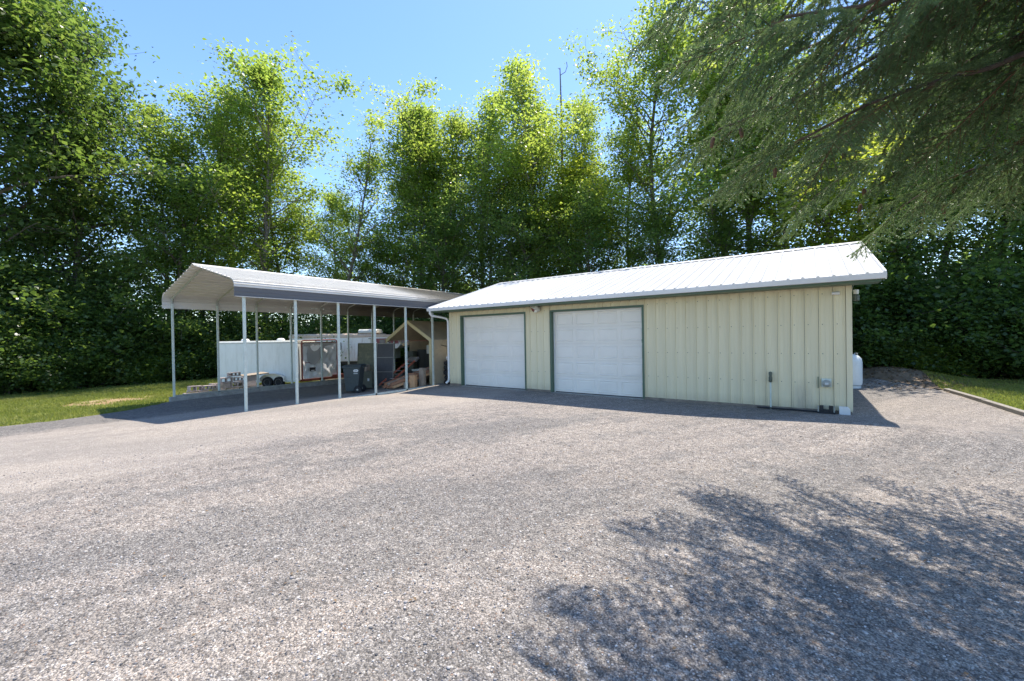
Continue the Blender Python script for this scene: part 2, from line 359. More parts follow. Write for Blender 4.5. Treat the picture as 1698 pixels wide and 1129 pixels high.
# ------------------------------------------------------------------ terrain
def sst(a, b, x):
    t = np.clip((x-a)/(b-a), 0, 1); return t*t*(3-2*t)
def gz(x, y):
    x = np.asarray(x, float); y = np.asarray(y, float)
    z = -.20*sst(9.5, 16.5, -x)
    z = z + .15*np.exp(-((x-1.3)/2.6)**2 - ((y-9.1)/.95)**2)
    z = z - .08*np.exp(-((x+10.8)/3.)**2 - ((y-8.7)/1.1)**2)
    z = z + .45*np.exp(-((x-2.3)/1.6)**2 - ((y-19.3)/1.3)**2)
    z = z + .02*np.sin(x*.9+1)*np.sin(y*.7)*sst(0, 3, np.hypot(x, y)-2)*sst(-.5, 1.5, np.abs(y-10.8))
    return z
def G(x, y): return float(gz(x, y))

def loft(name, rows, m, dz, label_kind='structure'):
    """rows: list of lists of (x, y); sheet laid on the terrain"""
    a = np.array(rows); ny, nx = a.shape[:2]
    v = np.zeros((ny, nx, 3)); v[..., :2] = a; v[..., 2] = gz(a[..., 0], a[..., 1])+dz
    idx = np.arange(ny*nx).reshape(ny, nx)
    f = np.stack([idx[:-1, :-1], idx[:-1, 1:], idx[1:, 1:], idx[1:, :-1]], -1).reshape(-1, 4)
    me = bpy.data.meshes.new(name); me.from_pydata(v.reshape(-1, 3).tolist(), [], f.tolist()); me.materials.append(m)
    for p in me.polygons: p.use_smooth = True
    o = link(name, me); o['kind'] = label_kind; return o
rj = np.random.RandomState(3)
def spaced(a, b, n): return np.linspace(a, b, n)
ys = np.concatenate([[-400, -120, -40], spaced(-20, 34, 110), [60, 140, 500]])
xs = np.concatenate([[-500, -150, -60], spaced(-40, 24, 130), [60, 150, 500]])
gnd = loft('ground', [[(x, y) for x in xs] for y in ys], M['floor'], -.05)
# gravel lot between two ragged edges
def xl(y):
    p = [(-30, -13), (-6, -14.6), (.74, -15.3), (1.9, -15.25), (3.2, -15.9), (4.15, -16.75), (4.35, -16.84), (18, -16.84)]
    return float(np.interp(y, [a for a, b in p], [b for a, b in p]))
def xr(y):
    p = [(-30, 26), (9.5, 14), (11.8, 7), (12.5, 3.42), (14, 3.3), (16.2, 3.12), (17.4, 2.6), (18, 1.7)]
    return float(np.interp(y, [a for a, b in p], [b for a, b in p]))
rows = []
for y in spaced(-30, 18, 300):
    j0 = rj.normal(0, .05) if y < 4 or y > 16.5 else 0; j1 = rj.normal(0, .04) if y > 16.2 else 0
    a, b = xl(y)+j0, xr(y)+j1
    rows.append([(a+(b-a)*t, y) for t in spaced(0, 1, 150)])
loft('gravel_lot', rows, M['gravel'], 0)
loft('lawn', [[(x, y) for x in spaced(-24.9+.5*math.sin(y*1.3), xl(y)+.1, 60)] for y in spaced(-14, 10.5, 70)], M['lawnsoil'], -.012)
loft('side_lawn', [[(x, y) for x in spaced(max(3.2, xr(y)-.1)+.0, 14, 40)] for y in spaced(9.5, 20.9, 50)], M['lawnsoil'], -.012)
loft('dirt_bank', [[(x+.3*math.sin(y*3), y) for x in spaced(.75, 6, 30)] for y in spaced(16.8, 21.5, 30)], M['dirt'], -.006)

# ------------------------------------------------------------------ leaf and wood generators
def leaf_mesh(name, C, size, rs, mat, upb=.45, wid=.62, droop=None):
    """N leaves at centres C: each a pointed four-sided leaf folded on its midrib"""
    n = len(C); nrm = rs.normal(0, 1, (n, 3)); nrm[:, 2] = np.abs(nrm[:, 2])+upb*1.6
    nrm /= np.linalg.norm(nrm, axis=1)[:, None]
    d = rs.normal(0, 1, (n, 3)); d[:, 2] -= .5; d -= nrm*(d*nrm).sum(1)[:, None]; d /= np.linalg.norm(d, axis=1)[:, None]
    b = np.cross(nrm, d); s = (size*rs.uniform(.6, 1.35, n))[:, None]
    V = np.empty((n, 4, 3)); V[:, 0] = C-d*s*.5; V[:, 2] = C+d*s*.5
    V[:, 1] = C+b*s*wid*.5-d*s*.08+nrm*s*.10; V[:, 3] = C-b*s*wid*.5-d*s*.08+nrm*s*.10
    return quads(name, V, rs, mat)
def quads(name, V, rs, mat, rnd=None):
    n, k = V.shape[:2]
    me = bpy.data.meshes.new(name); me.vertices.add(n*k); me.vertices.foreach_set('co', V.reshape(-1).astype(np.float32))
    me.loops.add(n*k); me.loops.foreach_set('vertex_index', np.arange(n*k, dtype=np.int32))
    me.polygons.add(n); me.polygons.foreach_set('loop_start', np.arange(0, n*k, k, dtype=np.int32))
    try: me.polygons.foreach_set('loop_total', np.full(n, k, dtype=np.int32))
    except Exception: pass
    me.update(calc_edges=True)
    at = me.attributes.new('rnd', 'FLOAT', 'FACE'); at.data.foreach_set('value', (rnd if rnd is not None else rs.uniform(0, 1, n)).astype(np.float32))
    me.materials.append(mat); return me

def limb_pts(p, d, L, rs, n=6, curl=.12, lift=0.):
    pts = [np.array(p, float)]; d = np.array(d, float); d /= np.linalg.norm(d)
    for i in range(n):
        d = d+rs.normal(0, curl, 3)+np.array([0, 0, lift]); d /= np.linalg.norm(d); pts.append(pts[-1]+d*L/n)
    return np.array(pts)

def tree_meshes(name, seed, H, base, rad, nl, leaf, lsize, mat, barkm, dens=22, trunk_r=.17, prof=None, bare=0., up=.9, sig=.30):
    rs = np.random.RandomState(seed); wood = MB(); cents = []
    tp = [np.array([0, 0, -.3])]; d = np.array([rs.normal(0, .03), rs.normal(0, .03), 1.])
    nseg = 14
    for i in range(nseg):
        d = d+np.append(rs.normal(0, .045, 2), 0); d[:2] *= .9; tp.append(tp[-1]+d/np.linalg.norm(d)*(H+.3)*.97/nseg)
    tp = np.array(tp); rr = [trunk_r*(1-.93*(i/nseg)**.85)+.006 for i in range(nseg+1)]
    wood.tube(tp, rr, 8)
    def at(h):
        f = np.clip((h+.3)/((H+.3)*.97), 0, .999)*nseg; i = int(f); return tp[i]+(tp[i+1]-tp[i])*(f-i)
    prof = prof or (lambda t: (.55+.45*math.sin(min(1, t*1.5)*PI*.5))*(1-t**2.6)+.08)
    az = rs.uniform(0, 6.28); lob = rs.uniform(0, 6.28, 3)
    for i in range(nl):
        t = ((i+rs.uniform(0, .8))/nl); h = H*base+(H*(1-base))*t*.97; az += 2.4+rs.normal(0, .35)
        L = rad*prof(t)*rs.uniform(.35, 1.25)*(1+.20*math.sin(az*2+lob[0]+t*5)+.15*math.sin(t*13+az+lob[1])); L = max(L, .45)
        el = R(rs.uniform(12, 45)+30*t)*up
        P = limb_pts(at(h), (math.cos(az)*math.cos(el), math.sin(az)*math.cos(el), math.sin(el)), L, rs, 6, .11, .03)
        r0 = max(.012, min(trunk_r*.38*(1-t*.75), .02*L+.012))
        wood.tube(P, [r0*(1-.85*k/6) for k in range(7)], 4, cap=False)
        if rs.rand() < bare: continue
        ns = max(3, int(2+L*2.6))
        for s in range(ns):
            u = .22+.78*(s+rs.rand())/ns; fi = min(u*6, 5.99); k = int(fi); q = P[k]+(P[k+1]-P[k])*(fi-k)
            dd = P[k+1]-P[k]; dd /= np.linalg.norm(dd); sd = rs.normal(0, 1, 3); sd[2] *= .5; sd -= dd*(sd@dd); sd /= np.linalg.norm(sd)
            Ls = L*rs.uniform(.18, .42)*(1.25-u*.6)+.25
            Q = limb_pts(q, dd*.6+sd*.9, Ls, rs, 4, .16, .02)
            wood.tube(Q, [.011*(1-.7*k2/4)+.002 for k2 in range(5)], 3, cap=False)
            nc = max(2, int(Ls*3.2))
            for c in range(nc):
                w_ = (c+1)/nc; fj = min(w_*4, 3.99); k2 = int(fj); cents.append(Q[k2]+(Q[k2+1]-Q[k2])*(fj-k2))
        cents.append(P[-1])
    cents = np.array(cents); tot = leaf
    wts = np.exp(rs.normal(0, .9, len(cents))); pick = rs.choice(len(cents), tot, p=wts/wts.sum())
    C = cents[pick]+rs.normal(0, 1, (tot, 3))*np.array([sig, sig, sig*.62])
    crown = leaf_mesh(name+'_crown', C, lsize, rs, mat)
    trunk = wood.mesh(name+'_trunk', barkm, smooth=True)
    return trunk, crown

def shrub_meshes(name, seed, H, rad, leaf, lsize, mat):
    rs = np.random.RandomState(seed); wood = MB(); cents = []
    for i in range(26):
        az = rs.uniform(0, 6.28); el = R(rs.uniform(28, 85)); L = H*rs.uniform(.55, 1.05)*(.65+.35*math.sin(el))
        P = limb_pts((rs.normal(0, rad*.2), rs.normal(0, rad*.2), 0), (math.cos(az)*math.cos(el)*rad/H*1.5, math.sin(az)*math.cos(el)*rad/H*1.5, math.sin(el)), L, rs, 7, .16, -.03)
        wood.tube(P, [.022*(1-.8*k/7) for k in range(8)], 4, cap=False)
        for k in range(1, 8):
            for _ in range(4 if k > 2 else 2): cents.append(P[k]+rs.normal(0, .32, 3))
    cents = np.array(cents); cents[:, 2] = np.abs(cents[:, 2]-.15)+.12
    wts = rs.uniform(.2, 1.5, len(cents)); pick = rs.choice(len(cents), leaf, p=wts/wts.sum())
    C = cents[pick]+rs.normal(0, 1, (leaf, 3))*np.array([.26, .26, .18]); C[:, 2] = np.maximum(C[:, 2], .05)
    return wood.mesh(name+'_stems', M['bark'], smooth=True), leaf_mesh(name+'_leaves', C, lsize, rs, mat, upb=.45, wid=.85)


# ================================================================== GARAGE
GX0, GX1, GY0, GY1 = -10.615, .701, 10.843, 18.19
EY, EZ, RY, RZ = 10.244, 2.79, 14.513, 4.094       # eave and ridge lines
RX0, RX1 = GX0-.465, GX1+.465
slope = (RZ-EZ)/(RY-EY)
garage = thing('garage', 'long cream steel garage with two white overhead doors, green trim and white ribbed metal roof', 'garage', (GX0, GY0, 0))
def gp(mb, name, mat, **k):                       # world-space mesh parented to the garage
    o = mb.build(name, mat, garage, **k); o.matrix_parent_inverse = Matrix.Translation((-GX0, -GY0, 0)); return o
def inst(name, me, parent, loc, inv=True):
    o = link(name, me, parent, loc=loc)
    if inv: o.matrix_parent_inverse = Matrix.Translation(-Vector(parent.location))
    return o
D = [(GX0+.596, GX0+3.295), (GX0+4.294, GX0+7.049)]
DH = 2.449
PW = .2438
cache = {}
def panel_mesh(wd, z0, z1):
    k = (round(wd, 3), z0, z1)
    if k not in cache:
        # sheet with a high rib on its left edge and two low stiffening beads, seen in plan (x, y)
        pr = [(0, -.020), (.016, -.020), (.028, 0), (wd, 0), (wd, .012), (0, .012)] if wd < .13 else \
             [(0, -.023), (.016, -.023), (.030, 0), (wd*.42, 0), (wd*.45, -.004), (wd*.49, -.004), (wd*.52, 0), (wd*.72, 0), (wd*.75, -.004), (wd*.79, -.004), (wd*.82, 0), (wd-.006, 0), (wd-.006, .012), (0, .012)]
        mb = MB(); mb.prism(pr, 'z', z0, z1); cache[k] = mb.mesh('siding_panel', M['siding'])
    return cache[k]
x = GX0+.07
zt = 2.70
segs = []
while x < GX1-.075:
    x2 = min(x+PW, GX1-.07); segs.append((x, x2)); x = x2
TR = .055
def clip_panel(a, b):
    out = []; cuts = [(d0-TR, d1+TR) for d0, d1 in D]; cur = a
    for c0, c1 in cuts:
        if c1 <= a or c0 >= b: continue
        if c0 > cur: out.append((cur, c0, .07))
        out.append((max(a, c0), min(b, c1), DH+TR)); cur = min(b, c1)
    if cur < b-1e-4: out.append((cur, b, .07))
    return out
for a, b in segs:
    for p, q, z0 in clip_panel(a, b):
        if q-p > .035: inst('siding_panel', panel_mesh(q-p, z0, zt), garage, (p, GY0, 0))
# corner trims, side and back walls (ribbed), concrete footing
mb = MB().box(GX0-.004, GY0-.026, .05, GX0+.07, GY0+.02, 2.70).box(GX1-.07, GY0-.026, .05, GX1+.026, GY0+.02, 2.70).box(GX1+.0, GY0+.02, .05, GX1+.026, GY0+.08, 2.70)
gp(mb, 'corner_trim', M['siding'])
def gable_wall(x0, x1):
    mb = MB(); mb.prism([(GY0+.021, .03), (GY1, .03), (GY1, 2.60), (RY, 3.93), (GY0+.021, 2.72)], 'x', x0, x1)
    return mb
wr = gable_wall(GX1-.03, GX1)
for k in range(29):
    y = GY0+.15+k*.25; zz = min(2.7+(y-GY0)*slope, 2.6+(GY1-y)*slope+.0)-.08; wr.box(GX1, y, .06, GX1+.018, y+.03, zz)
gp(wr, 'side_wall', M['siding'])
wl = gable_wall(GX0, GX0+.03)
for k in range(29):
    y = GY0+.15+k*.25; zz = min(2.7+(y-GY0)*slope, 2.6+(GY1-y)*slope)-.08; wl.box(GX0-.018, y, .06, GX0, y+.03, zz)
gp(wl, 'side_wall', M['siding'])
gp(MB().box(GX0+.03, GY1-.03, .03, GX1-.03, GY1, 2.6), 'back_wall', M['siding'])
mb = MB().box(GX0-.01, GY0-.03, -.25, D[0][0]-.02, GY0+.2, .068)
gp(mb, 'footing', M['foundation'])
gp(MB().box(D[0][1]+.02, GY0-.03, -.25, D[1][0]-.02, GY0+.2, .068), 'footing', M['foundation'])
gp(MB().box(D[1][1]+.02, GY0-.03, -.25, GX1+.01, GY0+.2, .068), 'footing', M['foundation'])
gp(MB().box(GX0-.01, GY0+.2, -.25, GX0+.2, GY1, .03), 'footing', M['foundation'])
gp(MB().box(GX1-.2, GY0+.2, -.25, GX1+.012, GY1, .03), 'footing', M['foundation'])
for d0, d1 in D:
    gp(MB().box(d0-.019, GY0-.06, -.2, d1+.019, GY0+.6, .012), 'threshold', M['concrete'])
# added backing behind the doors, blocks light so that gaps stay dark
gp(MB().box(GX0+.1, GY0+.30, .0, GX1-.1, GY0+.32, 2.6), 'gap_backing', M['foundation'])
# doors
REC = .13
for di, (d0, d1) in enumerate(D):
    fr = MB()
    # reveal: jambs and header in green, deep enough to be seen from the side
    fr.box(d0-TR, GY0-.034, .02, d0, GY0+REC, DH+TR).box(d1, GY0-.034, .02, d1+TR, GY0+REC, DH+TR)
    fr.box(d0, GY0-.034, DH, d1, GY0+REC, DH+TR)
    gp(fr, 'door_trim', M['trim'])
    st = MB().box(d0, GY0+REC-.03, .015, d0+.035, GY0+REC, DH-.001).box(d1-.035, GY0+REC-.03, .015, d1, GY0+REC, DH-.001).box(d0+.035, GY0+REC-.03, DH-.045, d1-.035, GY0+REC, DH-.001)
    gp(st, 'door_stop', M['white'])
    wd = d1-d0-.004
    back = MB(); sh = DH/5
    for r in range(5):
        back.box(d0+.002, GY0+REC+.004, .015+r*sh+(.0 if r == 0 else .0035), d1-.002, GY0+REC+.044, .015+(r+1)*sh-.0035)
    back.box(d0+.002, GY0+REC+.030, .012, d1-.002, GY0+REC+.050, DH)
    door = gp(back, 'garage_door', M['door'])
    # raised panels: 5 rows of 4, each a bevelled frame moulding round a raised field
    pw = wd/4; bw, bh = pw-.10, sh-.13
    pm = MB(); h = .012; o1, o2, o3 = 0, .020, .045
    def ring(a, za, b_, zb):
        A = [(a, -za, a), (bw-a, -za, a), (bw-a, -za, bh-a), (a, -za, bh-a)]; B = [(b_, -zb, b_), (bw-b_, -zb, b_), (bw-b_, -zb, bh-b_), (b_, -zb, bh-b_)]
        for i in range(4): j = (i+1) % 4; pm.quad(A[i], A[j], B[j], B[i])
    ring(0, 0, .012, h); ring(.012, h, .026, h); ring(.026, h, .040, .002); ring(.040, .002, .075, .009)
    pm.quad((.075, -.009, .075), (bw-.075, -.009, .075), (bw-.075, -.009, bh-.075), (.075, -.009, bh-.075))
    pme = pm.mesh('door_panel', M['door'])
    for r in range(5):
        for c in range(4):
            o = link('door_panel', pme, door, loc=(d0+.002+pw*c+.05, GY0+REC+.0035, .015+r*sh+.065))
    gp(MB().box(d0+.036, GY0+REC-.012, .0135, d1-.036, GY0+REC+.0025, .034), 'bottom_seal', M['black'])
pull = MB().tube([(D[1][1]-.02, GY0+.09, 1.62), (D[1][1]-.03, GY0+.06, 1.58), (D[1][1]-.028, GY0+.07, 1.50)], .012, 6)
gp(pull, 'pull_rope', M['trim'])
# roof: strips between the ribs on the front slope, closed at the eave; back slope in one
L = math.hypot(RY-EY, RZ-EZ); ang = math.atan(slope)
npan = 49; rp = (RX1-RX0)/npan
pr = [(0, .034), (.016, .034), (.034, .004), (rp*.36, .004), (rp*.39, .009), (rp*.45, .009), (rp*.48, .004), (rp*.68, .004), (rp*.71, .009), (rp*.77, .009), (rp*.80, .004), (rp-.028, .004), (rp-.012, .034), (rp-.003, .034), (rp-.003, -.004), (0, -.004)]
mb = MB(); n = len(pr)
mb.v += [(u, 0, v) for u, v in pr]+[(u, L, v) for u, v in pr]
for i in range(n): j = (i+1) % n; mb.f.append((i, j, n+j, n+i))
mb.f.append(tuple(range(n))[::-1]); mb.f.append(tuple(range(n, 2*n)))
rpm = mb.mesh('roof_panel', M['roof'])
for k in range(npan):
    o = link('roof_panel', rpm, garage, loc=(RX0+k*rp, EY, EZ), rot=(ang, 0, 0)); o.matrix_parent_inverse = Matrix.Translation((-GX0, -GY0, 0))
    
bk = MB(); by = 2*RY-EY; bk.prism([(RY, RZ-.004), (by, EZ-.004), (by, EZ+.01), (RY, RZ+.01)], 'x', RX0, RX1)
for k in range(npan): bk.prism([(RY+.02, RZ+.01-.02*slope), (by, EZ+.01), (by, EZ+.03), (RY+.02, RZ+.03-.02*slope)], 'x', RX0+k*rp, RX0+k*rp+.04)
gp(bk, 'back_roof', M['roof'])
rc = MB(); rc.prism([(RY-.16, RZ-.16*slope+.026), (RY, RZ+.032), (RY+.16, RZ-.16*slope+.036), (RY+.16, RZ-.16*slope+.042), (RY, RZ+.050), (RY-.16, RZ-.16*slope+.032)], 'x', RX0-.01, RX1+.01)
gp(rc, 'ridge_cap', M['roof'])
for xx in (RX0-.022, RX1+.002):
    rk = MB(); rk.prism([(EY-.01, EZ-.12), (RY, RZ-.12), (by+.01, EZ-.12), (by+.01, EZ+.035), (RY, RZ+.045), (EY-.01, EZ+.035)], 'x', xx, xx+.02)
    gp(rk, 'rake_trim', M['white'])
    x3 = xx+.022 if xx < -5 else xx-.022
    rk = MB(); rk.prism([(EY+.06, EZ-.165+.05*slope), (RY, RZ-.165), (by-.06, EZ-.165), (by-.06, EZ-.03), (RY, RZ-.03), (EY+.06, EZ-.03+.05*slope)], 'x', x3, x3+.02)
    gp(rk, 'fascia', M['trim'])
# gutter (hollow, rolled lip), green fascia board and soffit
gt = MB(); g0 = EY-.075
gt.prism([(g0+.012, EZ-.105), (EY+.03, EZ-.105), (EY+.03, EZ-.012), (EY+.026, EZ-.012), (EY+.026, EZ-.100), (g0+.016, EZ-.100), (g0+.004, EZ-.03), (g0+.004, EZ-.008), (g0+.014, EZ-.006), (g0+.012, EZ-.001), (g0-.004, EZ-.002), (g0-.001, EZ-.034)], 'x', RX0-.018, RX1+.018)
for xe in (RX0-.020, RX1+.0185): gt.box(xe, g0+.004, EZ-.104, xe+.0015, EY+.028, EZ-.006)
gp(gt, 'gutter', M['white'])
gp(MB().box(RX0+.024, EY+.032, EZ-.150, RX1-.044, EY+.052, EZ-.02), 'fascia', M['trim'])
sf = MB(); sf.box(RX0+.024, EY+.054, EZ-.145, RX1-.044, GY0-.022, EZ-.132)
for xa, xb in ((RX0+.024, GX0-.02), (GX1+.03, RX1-.044)):
    sf.prism([(EY+.06, EZ-.04+.06*slope), (RY, RZ-.04), (by-.06, EZ-.04+.06*slope), (by-.06, EZ-.025+.06*slope), (RY, RZ-.025), (EY+.06, EZ-.025+.06*slope)], 'x', xa, xb)
gp(sf, 'soffit', M['trim'])
# screws in rows on the siding (joined, too small to pick apart)
sc = MB()
for a, b in segs:
    if any(a > d0-.3 and a < d1+.05 for d0, d1 in D): zs = (2.62,)
    else: zs = (.62, 1.24, 1.86, 2.5)
    for z in zs: sc.box(a+.055, GY0-.007, z, a+.070, GY0, z+.015)
o = gp(sc, 'screws', M['brass']); o['kind'] = 'stuff'
# downspout with its double elbow
ds = MB(); ds.tube([(-10.98, 10.22, 2.70), (-10.98, 10.22, 2.60), (-10.96, 10.27, 2.53), (-10.80, 10.62, 2.47), (-10.70, 10.775, 2.42), (-10.665, 10.80, 2.33), (-10.665, 10.80, .24), (-10.67, 10.78, .15), (-10.72, 10.70, .07)], .042, 10)
gp(ds, 'downspout', M['white'], smooth=True)

def flood(loc, label, rz=0):
    t = thing('flood_light', label, 'flood light', loc, rz); t.scale = (1.45, 1.45, 1.45)
    MB().lathe([(.0, 0), (.055, 0), (.055, .02), (.02, .03), (.0, .03)], sides=14, M=Matrix.Rotation(R(90), 4, 'X')).build('base_plate', M['white'], t)
    for s in (-1, 1):
        Mx = Matrix.Translation((s*.065, -.075, -.05)) @ Matrix.Rotation(R(-s*28), 4, 'Z') @ Matrix.Rotation(R(52), 4, 'X')
        h = MB().lathe([(.018, -.03), (.032, 0), (.040, .05), (.062, .11), (.062, .12)], sides=14, M=Mx).build('lamp_head', M['offwhite'] if s > 0 else M['rust'], t, smooth=True)
        MB().lathe([(.0, .117), (.055, .117), (.055, .124), (.0, .128)], sides=14, M=Mx).build('lens', M['lamp'], h)
    MB().box(-.035, -.10, -.10, .035, -.02, .0).build('sensor', M['lamp'], t, bevel=.008)
    return t
flood((-6.80, GY0-.024, 2.60), 'rusty two headed flood light on the cream wall between the two garage doors')
sp = thing('security_light', 'small white security light high on the cream wall near its right corner', 'security light', (.45, GY0-.024, 2.50))
MB().box(-.03, -.02, -.03, .03, 0, .03).build('base_plate', M['brass'], sp)
MB().lathe([(.0, 0), (.028, 0), (.036, .09), (.036, .13), (.0, .135)], sides=12, M=Matrix.Translation((-.05, -.05, 0)) @ Matrix.Rotation(R(90), 4, 'Y')).build('lamp_head', M['white'], sp, smooth=True)
sp = thing('wall_lantern', 'dark lantern with pale glass on the end wall past the garage right corner', 'wall lamp', (GX1+.02, 11.5, 2.42))
MB().box(0, -.05, -.06, .03, .05, .08).build('base_plate', M['brass'], sp)
MB().lathe([(.03, -.06), (.055, -.05), (.06, .06), (.03, .08)], (.12, 0, .0), 10).build('housing', M['brass'], sp)
MB().lathe([(.045, 0), (.05, .09), (.02, .10)], (.12, 0, .09), 10).build('lamp_shade', M['lamp'], sp)
# yard hydrant, meter, bracket, downspout shoe
hy = thing('yard_hydrant', 'thin steel standpipe with a dark hydrant head in front of the cream wall', 'yard hydrant', (-.69, 10.76, G(-.69, 10.76)))
MB().tube([(0, 0, -.1), (0, 0, .62)], .017, 8).build('standpipe', M['galv'], hy, smooth=True)
MB().lathe([(.018, .60), (.034, .62), (.036, .70), (.028, .74), (.034, .80), (.03, .83), (.0, .84)], sides=12).tube([(0, -.02, .69), (0, -.075, .68), (0, -.09, .64)], .014, 8).box(-.018, -.01, .80, .018, .09, .815).build('hydrant_head', M['brass'], hy, smooth=True)
me_ = thing('meter_box', 'grey round gauge cover with a pale dial low on the cream wall', 'meter', (.30, GY0-.022, .64))
MB().box(-.085, -.03, -.09, .085, .0, .09).build('backplate', M['galv'], me_, bevel=.01)
MB().lathe([(.075, .0), (.075, .05), (.05, .07), (.0, .075)], sides=18, M=Matrix.Translation((0, -.03, -.01)) @ Matrix.Rotation(R(90), 4, 'X')).build('cover', M['galvdark'], me_, smooth=True)
MB().box(-.03, -.112, -.03, .03, -.104, .012).build('dial', M['print'], me_)
MB().tube([(-.14, -.012, -.12), (-.14, -.012, .12)], .008, 6).build('conduit', M['trim'], me_)
bx = thing('plastic_stand', 'black plastic two pronged stand on the gravel against the cream wall', 'stand', (.29, GY0-.13, G(.29, 10.7)))
MB().box(-.15, -.05, .0, .15, .06, .035).build('base', M['black'], bx, bevel=.005)
MB().box(-.11, -.03, .035, -.045, .04, .165).build('prong', M['black'], bx, bevel=.006)
MB().box(.045, -.03, .035, .11, .04, .165).build('prong', M['black'], bx, bevel=.006)
MB().box(-.045, -.02, .035, .045, .03, .085).build('crossbar', M['black'], bx)
for sx in (-.145, .118): MB().box(sx, -.035, .035, sx+.022, .04, .15).build('side_guard', M['galvdark'], bx)
tag(MB().prism([(.50, .0), (.68, -.02), (.68, .12), (.64, .17), (.50, .17)], 'y', GY0-.12, GY0-.035).build('plastic_box', M['white'], bevel=.006), 'small white plastic box standing at the right foot of the cream wall', 'box')
hs = MB().tube([(-.95, 10.78, G(-.95, 10.78)+.03), (-.55, 10.70, G(-.55, 10.7)+.035), (-.2, 10.75, G(-.2, 10.75)+.03), (.1, 10.70, G(.1, 10.7)+.03), (.45, 10.72, G(.45, 10.72)+.03)], .018, 6).build('black_hose', M['black'], smooth=True)
tag(hs, 'black hose lying in the gravel along the foot of the cream wall', 'hose')
# propane tank
pt = thing('propane_tank', 'upright white propane tank standing behind the right corner of the garage', 'propane tank', (.97, 16.4, G(.97, 16.4)))
MB().lathe([(.0, .06), (.30, .06), (.355, .10), (.365, .16), (.365, .80), (.345, .90), (.27, .985), (.16, 1.03), (.0, 1.04)], sides=32).build('vessel', M['propane'], pt, smooth=True)
MB().lathe([(.33, -.05), (.33, .07), (.31, .07)], sides=24).build('foot_ring', M['propane'], pt, smooth=True)
MB().lathe([(.12, 1.02), (.12, 1.15), (.135, 1.17), (.10, 1.19), (.0, 1.19)], sides=20).build('valve_cover', M['propane'], pt, smooth=True)
MB().tube([(.18, -.05, .98), (.18, -.05, 1.06), (.24, -.05, 1.06), (.24, -.05, .97)], .01, 6).build('lifting_lug', M['propane'], pt)
# timber edging on the right
for i, (a, b, lab) in enumerate([((3.10, 16.3), (3.30, 14.15), 'weathered timber edging between gravel and grass, the far piece nearer the bushes'), ((3.30, 14.13), (3.46, 12.35), 'weathered timber edging between gravel and grass, the near piece at the right edge')]):
    a = Vector((*a, G(*a)+.02)); b = Vector((*b, G(*b)+.03)); d = b-a
    t = MB().box(0, -.06, -.08, d.length, .06, .055).build('timber_edging', M['timber'], bevel=.012, loc=a, rot=(0, -math.asin(d.z/d.length), math.atan2(d.y, d.x)))
    tag(t, lab, 'timber', 'timbers edging the side lawn')

# ================================================================== CARPORT
CX, FX, CY, SP, NB = -11.38, -16.835, 4.395, 1.262, 10
HZ, PZ = 2.824, 3.908
MX = (CX+FX)/2
carport = thing('carport', 'long open white metal carport on thin galvanised posts', 'carport', (CX, CY, -.06))
def cp(mb, name, mat, **k):
    o = mb.build(name, mat, carport, **k); o.matrix_parent_inverse = Matrix.Translation((-CX, -CY, .06)); return o
sr = (PZ-.10-3.17)/(MX+.0-(CX-.16)); 
half = [(CX, -.0), (CX, 3.00), (CX-.02, 3.09), (CX-.07, 3.15), (CX-.16, 3.19), (MX, PZ-.07)]
def leg(xs_, base, y):
    mb = MB(); mb.box(xs_-.028, y-.028, base, xs_+.028, y+.028, 2.98); return mb
for n in range(NB):
    y = CY+n*SP
    cp(leg(CX, G(CX, y)-.04, y), 'leg', M['galv']); cp(leg(FX, -.10, y), 'leg', M['galv'])
    for s in (1, -1):
        pts = [(MX+s*(px-MX), y, z) for px, z in half[1:]]; pts[0] = (pts[0][0], y, 2.981)
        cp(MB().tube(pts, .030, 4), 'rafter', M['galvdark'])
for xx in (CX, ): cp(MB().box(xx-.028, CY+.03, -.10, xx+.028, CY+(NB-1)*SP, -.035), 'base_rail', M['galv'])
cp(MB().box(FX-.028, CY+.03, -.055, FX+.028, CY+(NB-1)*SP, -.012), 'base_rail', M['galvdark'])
# sheets: strips running the length of the roof, lapped on a rib
Y0, Y1 = CY-.24, CY+(NB-1)*SP+.24
EXN = CX+.075
prof = [(EXN, HZ), (EXN, 3.055), (EXN-.006, 3.115), (EXN-.028, 3.175), (EXN-.065, 3.22), (EXN-.12, 3.255), (EXN-.20, 3.285)]
nst = 10
for k in range(1, nst+1):
    t = k/nst; prof.append((EXN-.20+(MX-(EXN-.20))*t, 3.285+(PZ-3.285)*t))
for s in (1, -1):
    for (xa, za), (xb, zb) in zip(prof[:-1], prof[1:]):
        a = Vector((MX+s*(xa-MX), za)); b = Vector((MX+s*(xb-MX), zb)); d = (b-a); Ln = d.length; d /= Ln
        nrm = Vector((-d.y, d.x))*(1 if s < 0 else -1)
        if nrm.y < 0 and abs(nrm.y) > .02: nrm = -nrm
        if abs(nrm.y) <= .02: nrm = Vector((s, 0))
        def P(u, h): q = a+d*u+nrm*h; return (q.x, q.y)
        rib = min(.03, Ln*.22)
        pl = [P(0, -.026), P(0, .026), P(rib*.7, .026), P(rib*1.1, .004), P(Ln*.5-.01, .004), P(Ln*.5, .010), P(Ln*.5+.01, .004), P(Ln-.004, .004), P(Ln-.004, 0), P(Ln*.55, 0), P(Ln*.5, -.010), P(Ln*.45, 0), P(.012, 0), P(.008, -.026)]
        cp(MB().prism(pl, 'y', Y0, Y1), 'roof_sheet', M['greysheet'] if s > 0 and za < 2.9 else M['cpsheet'])
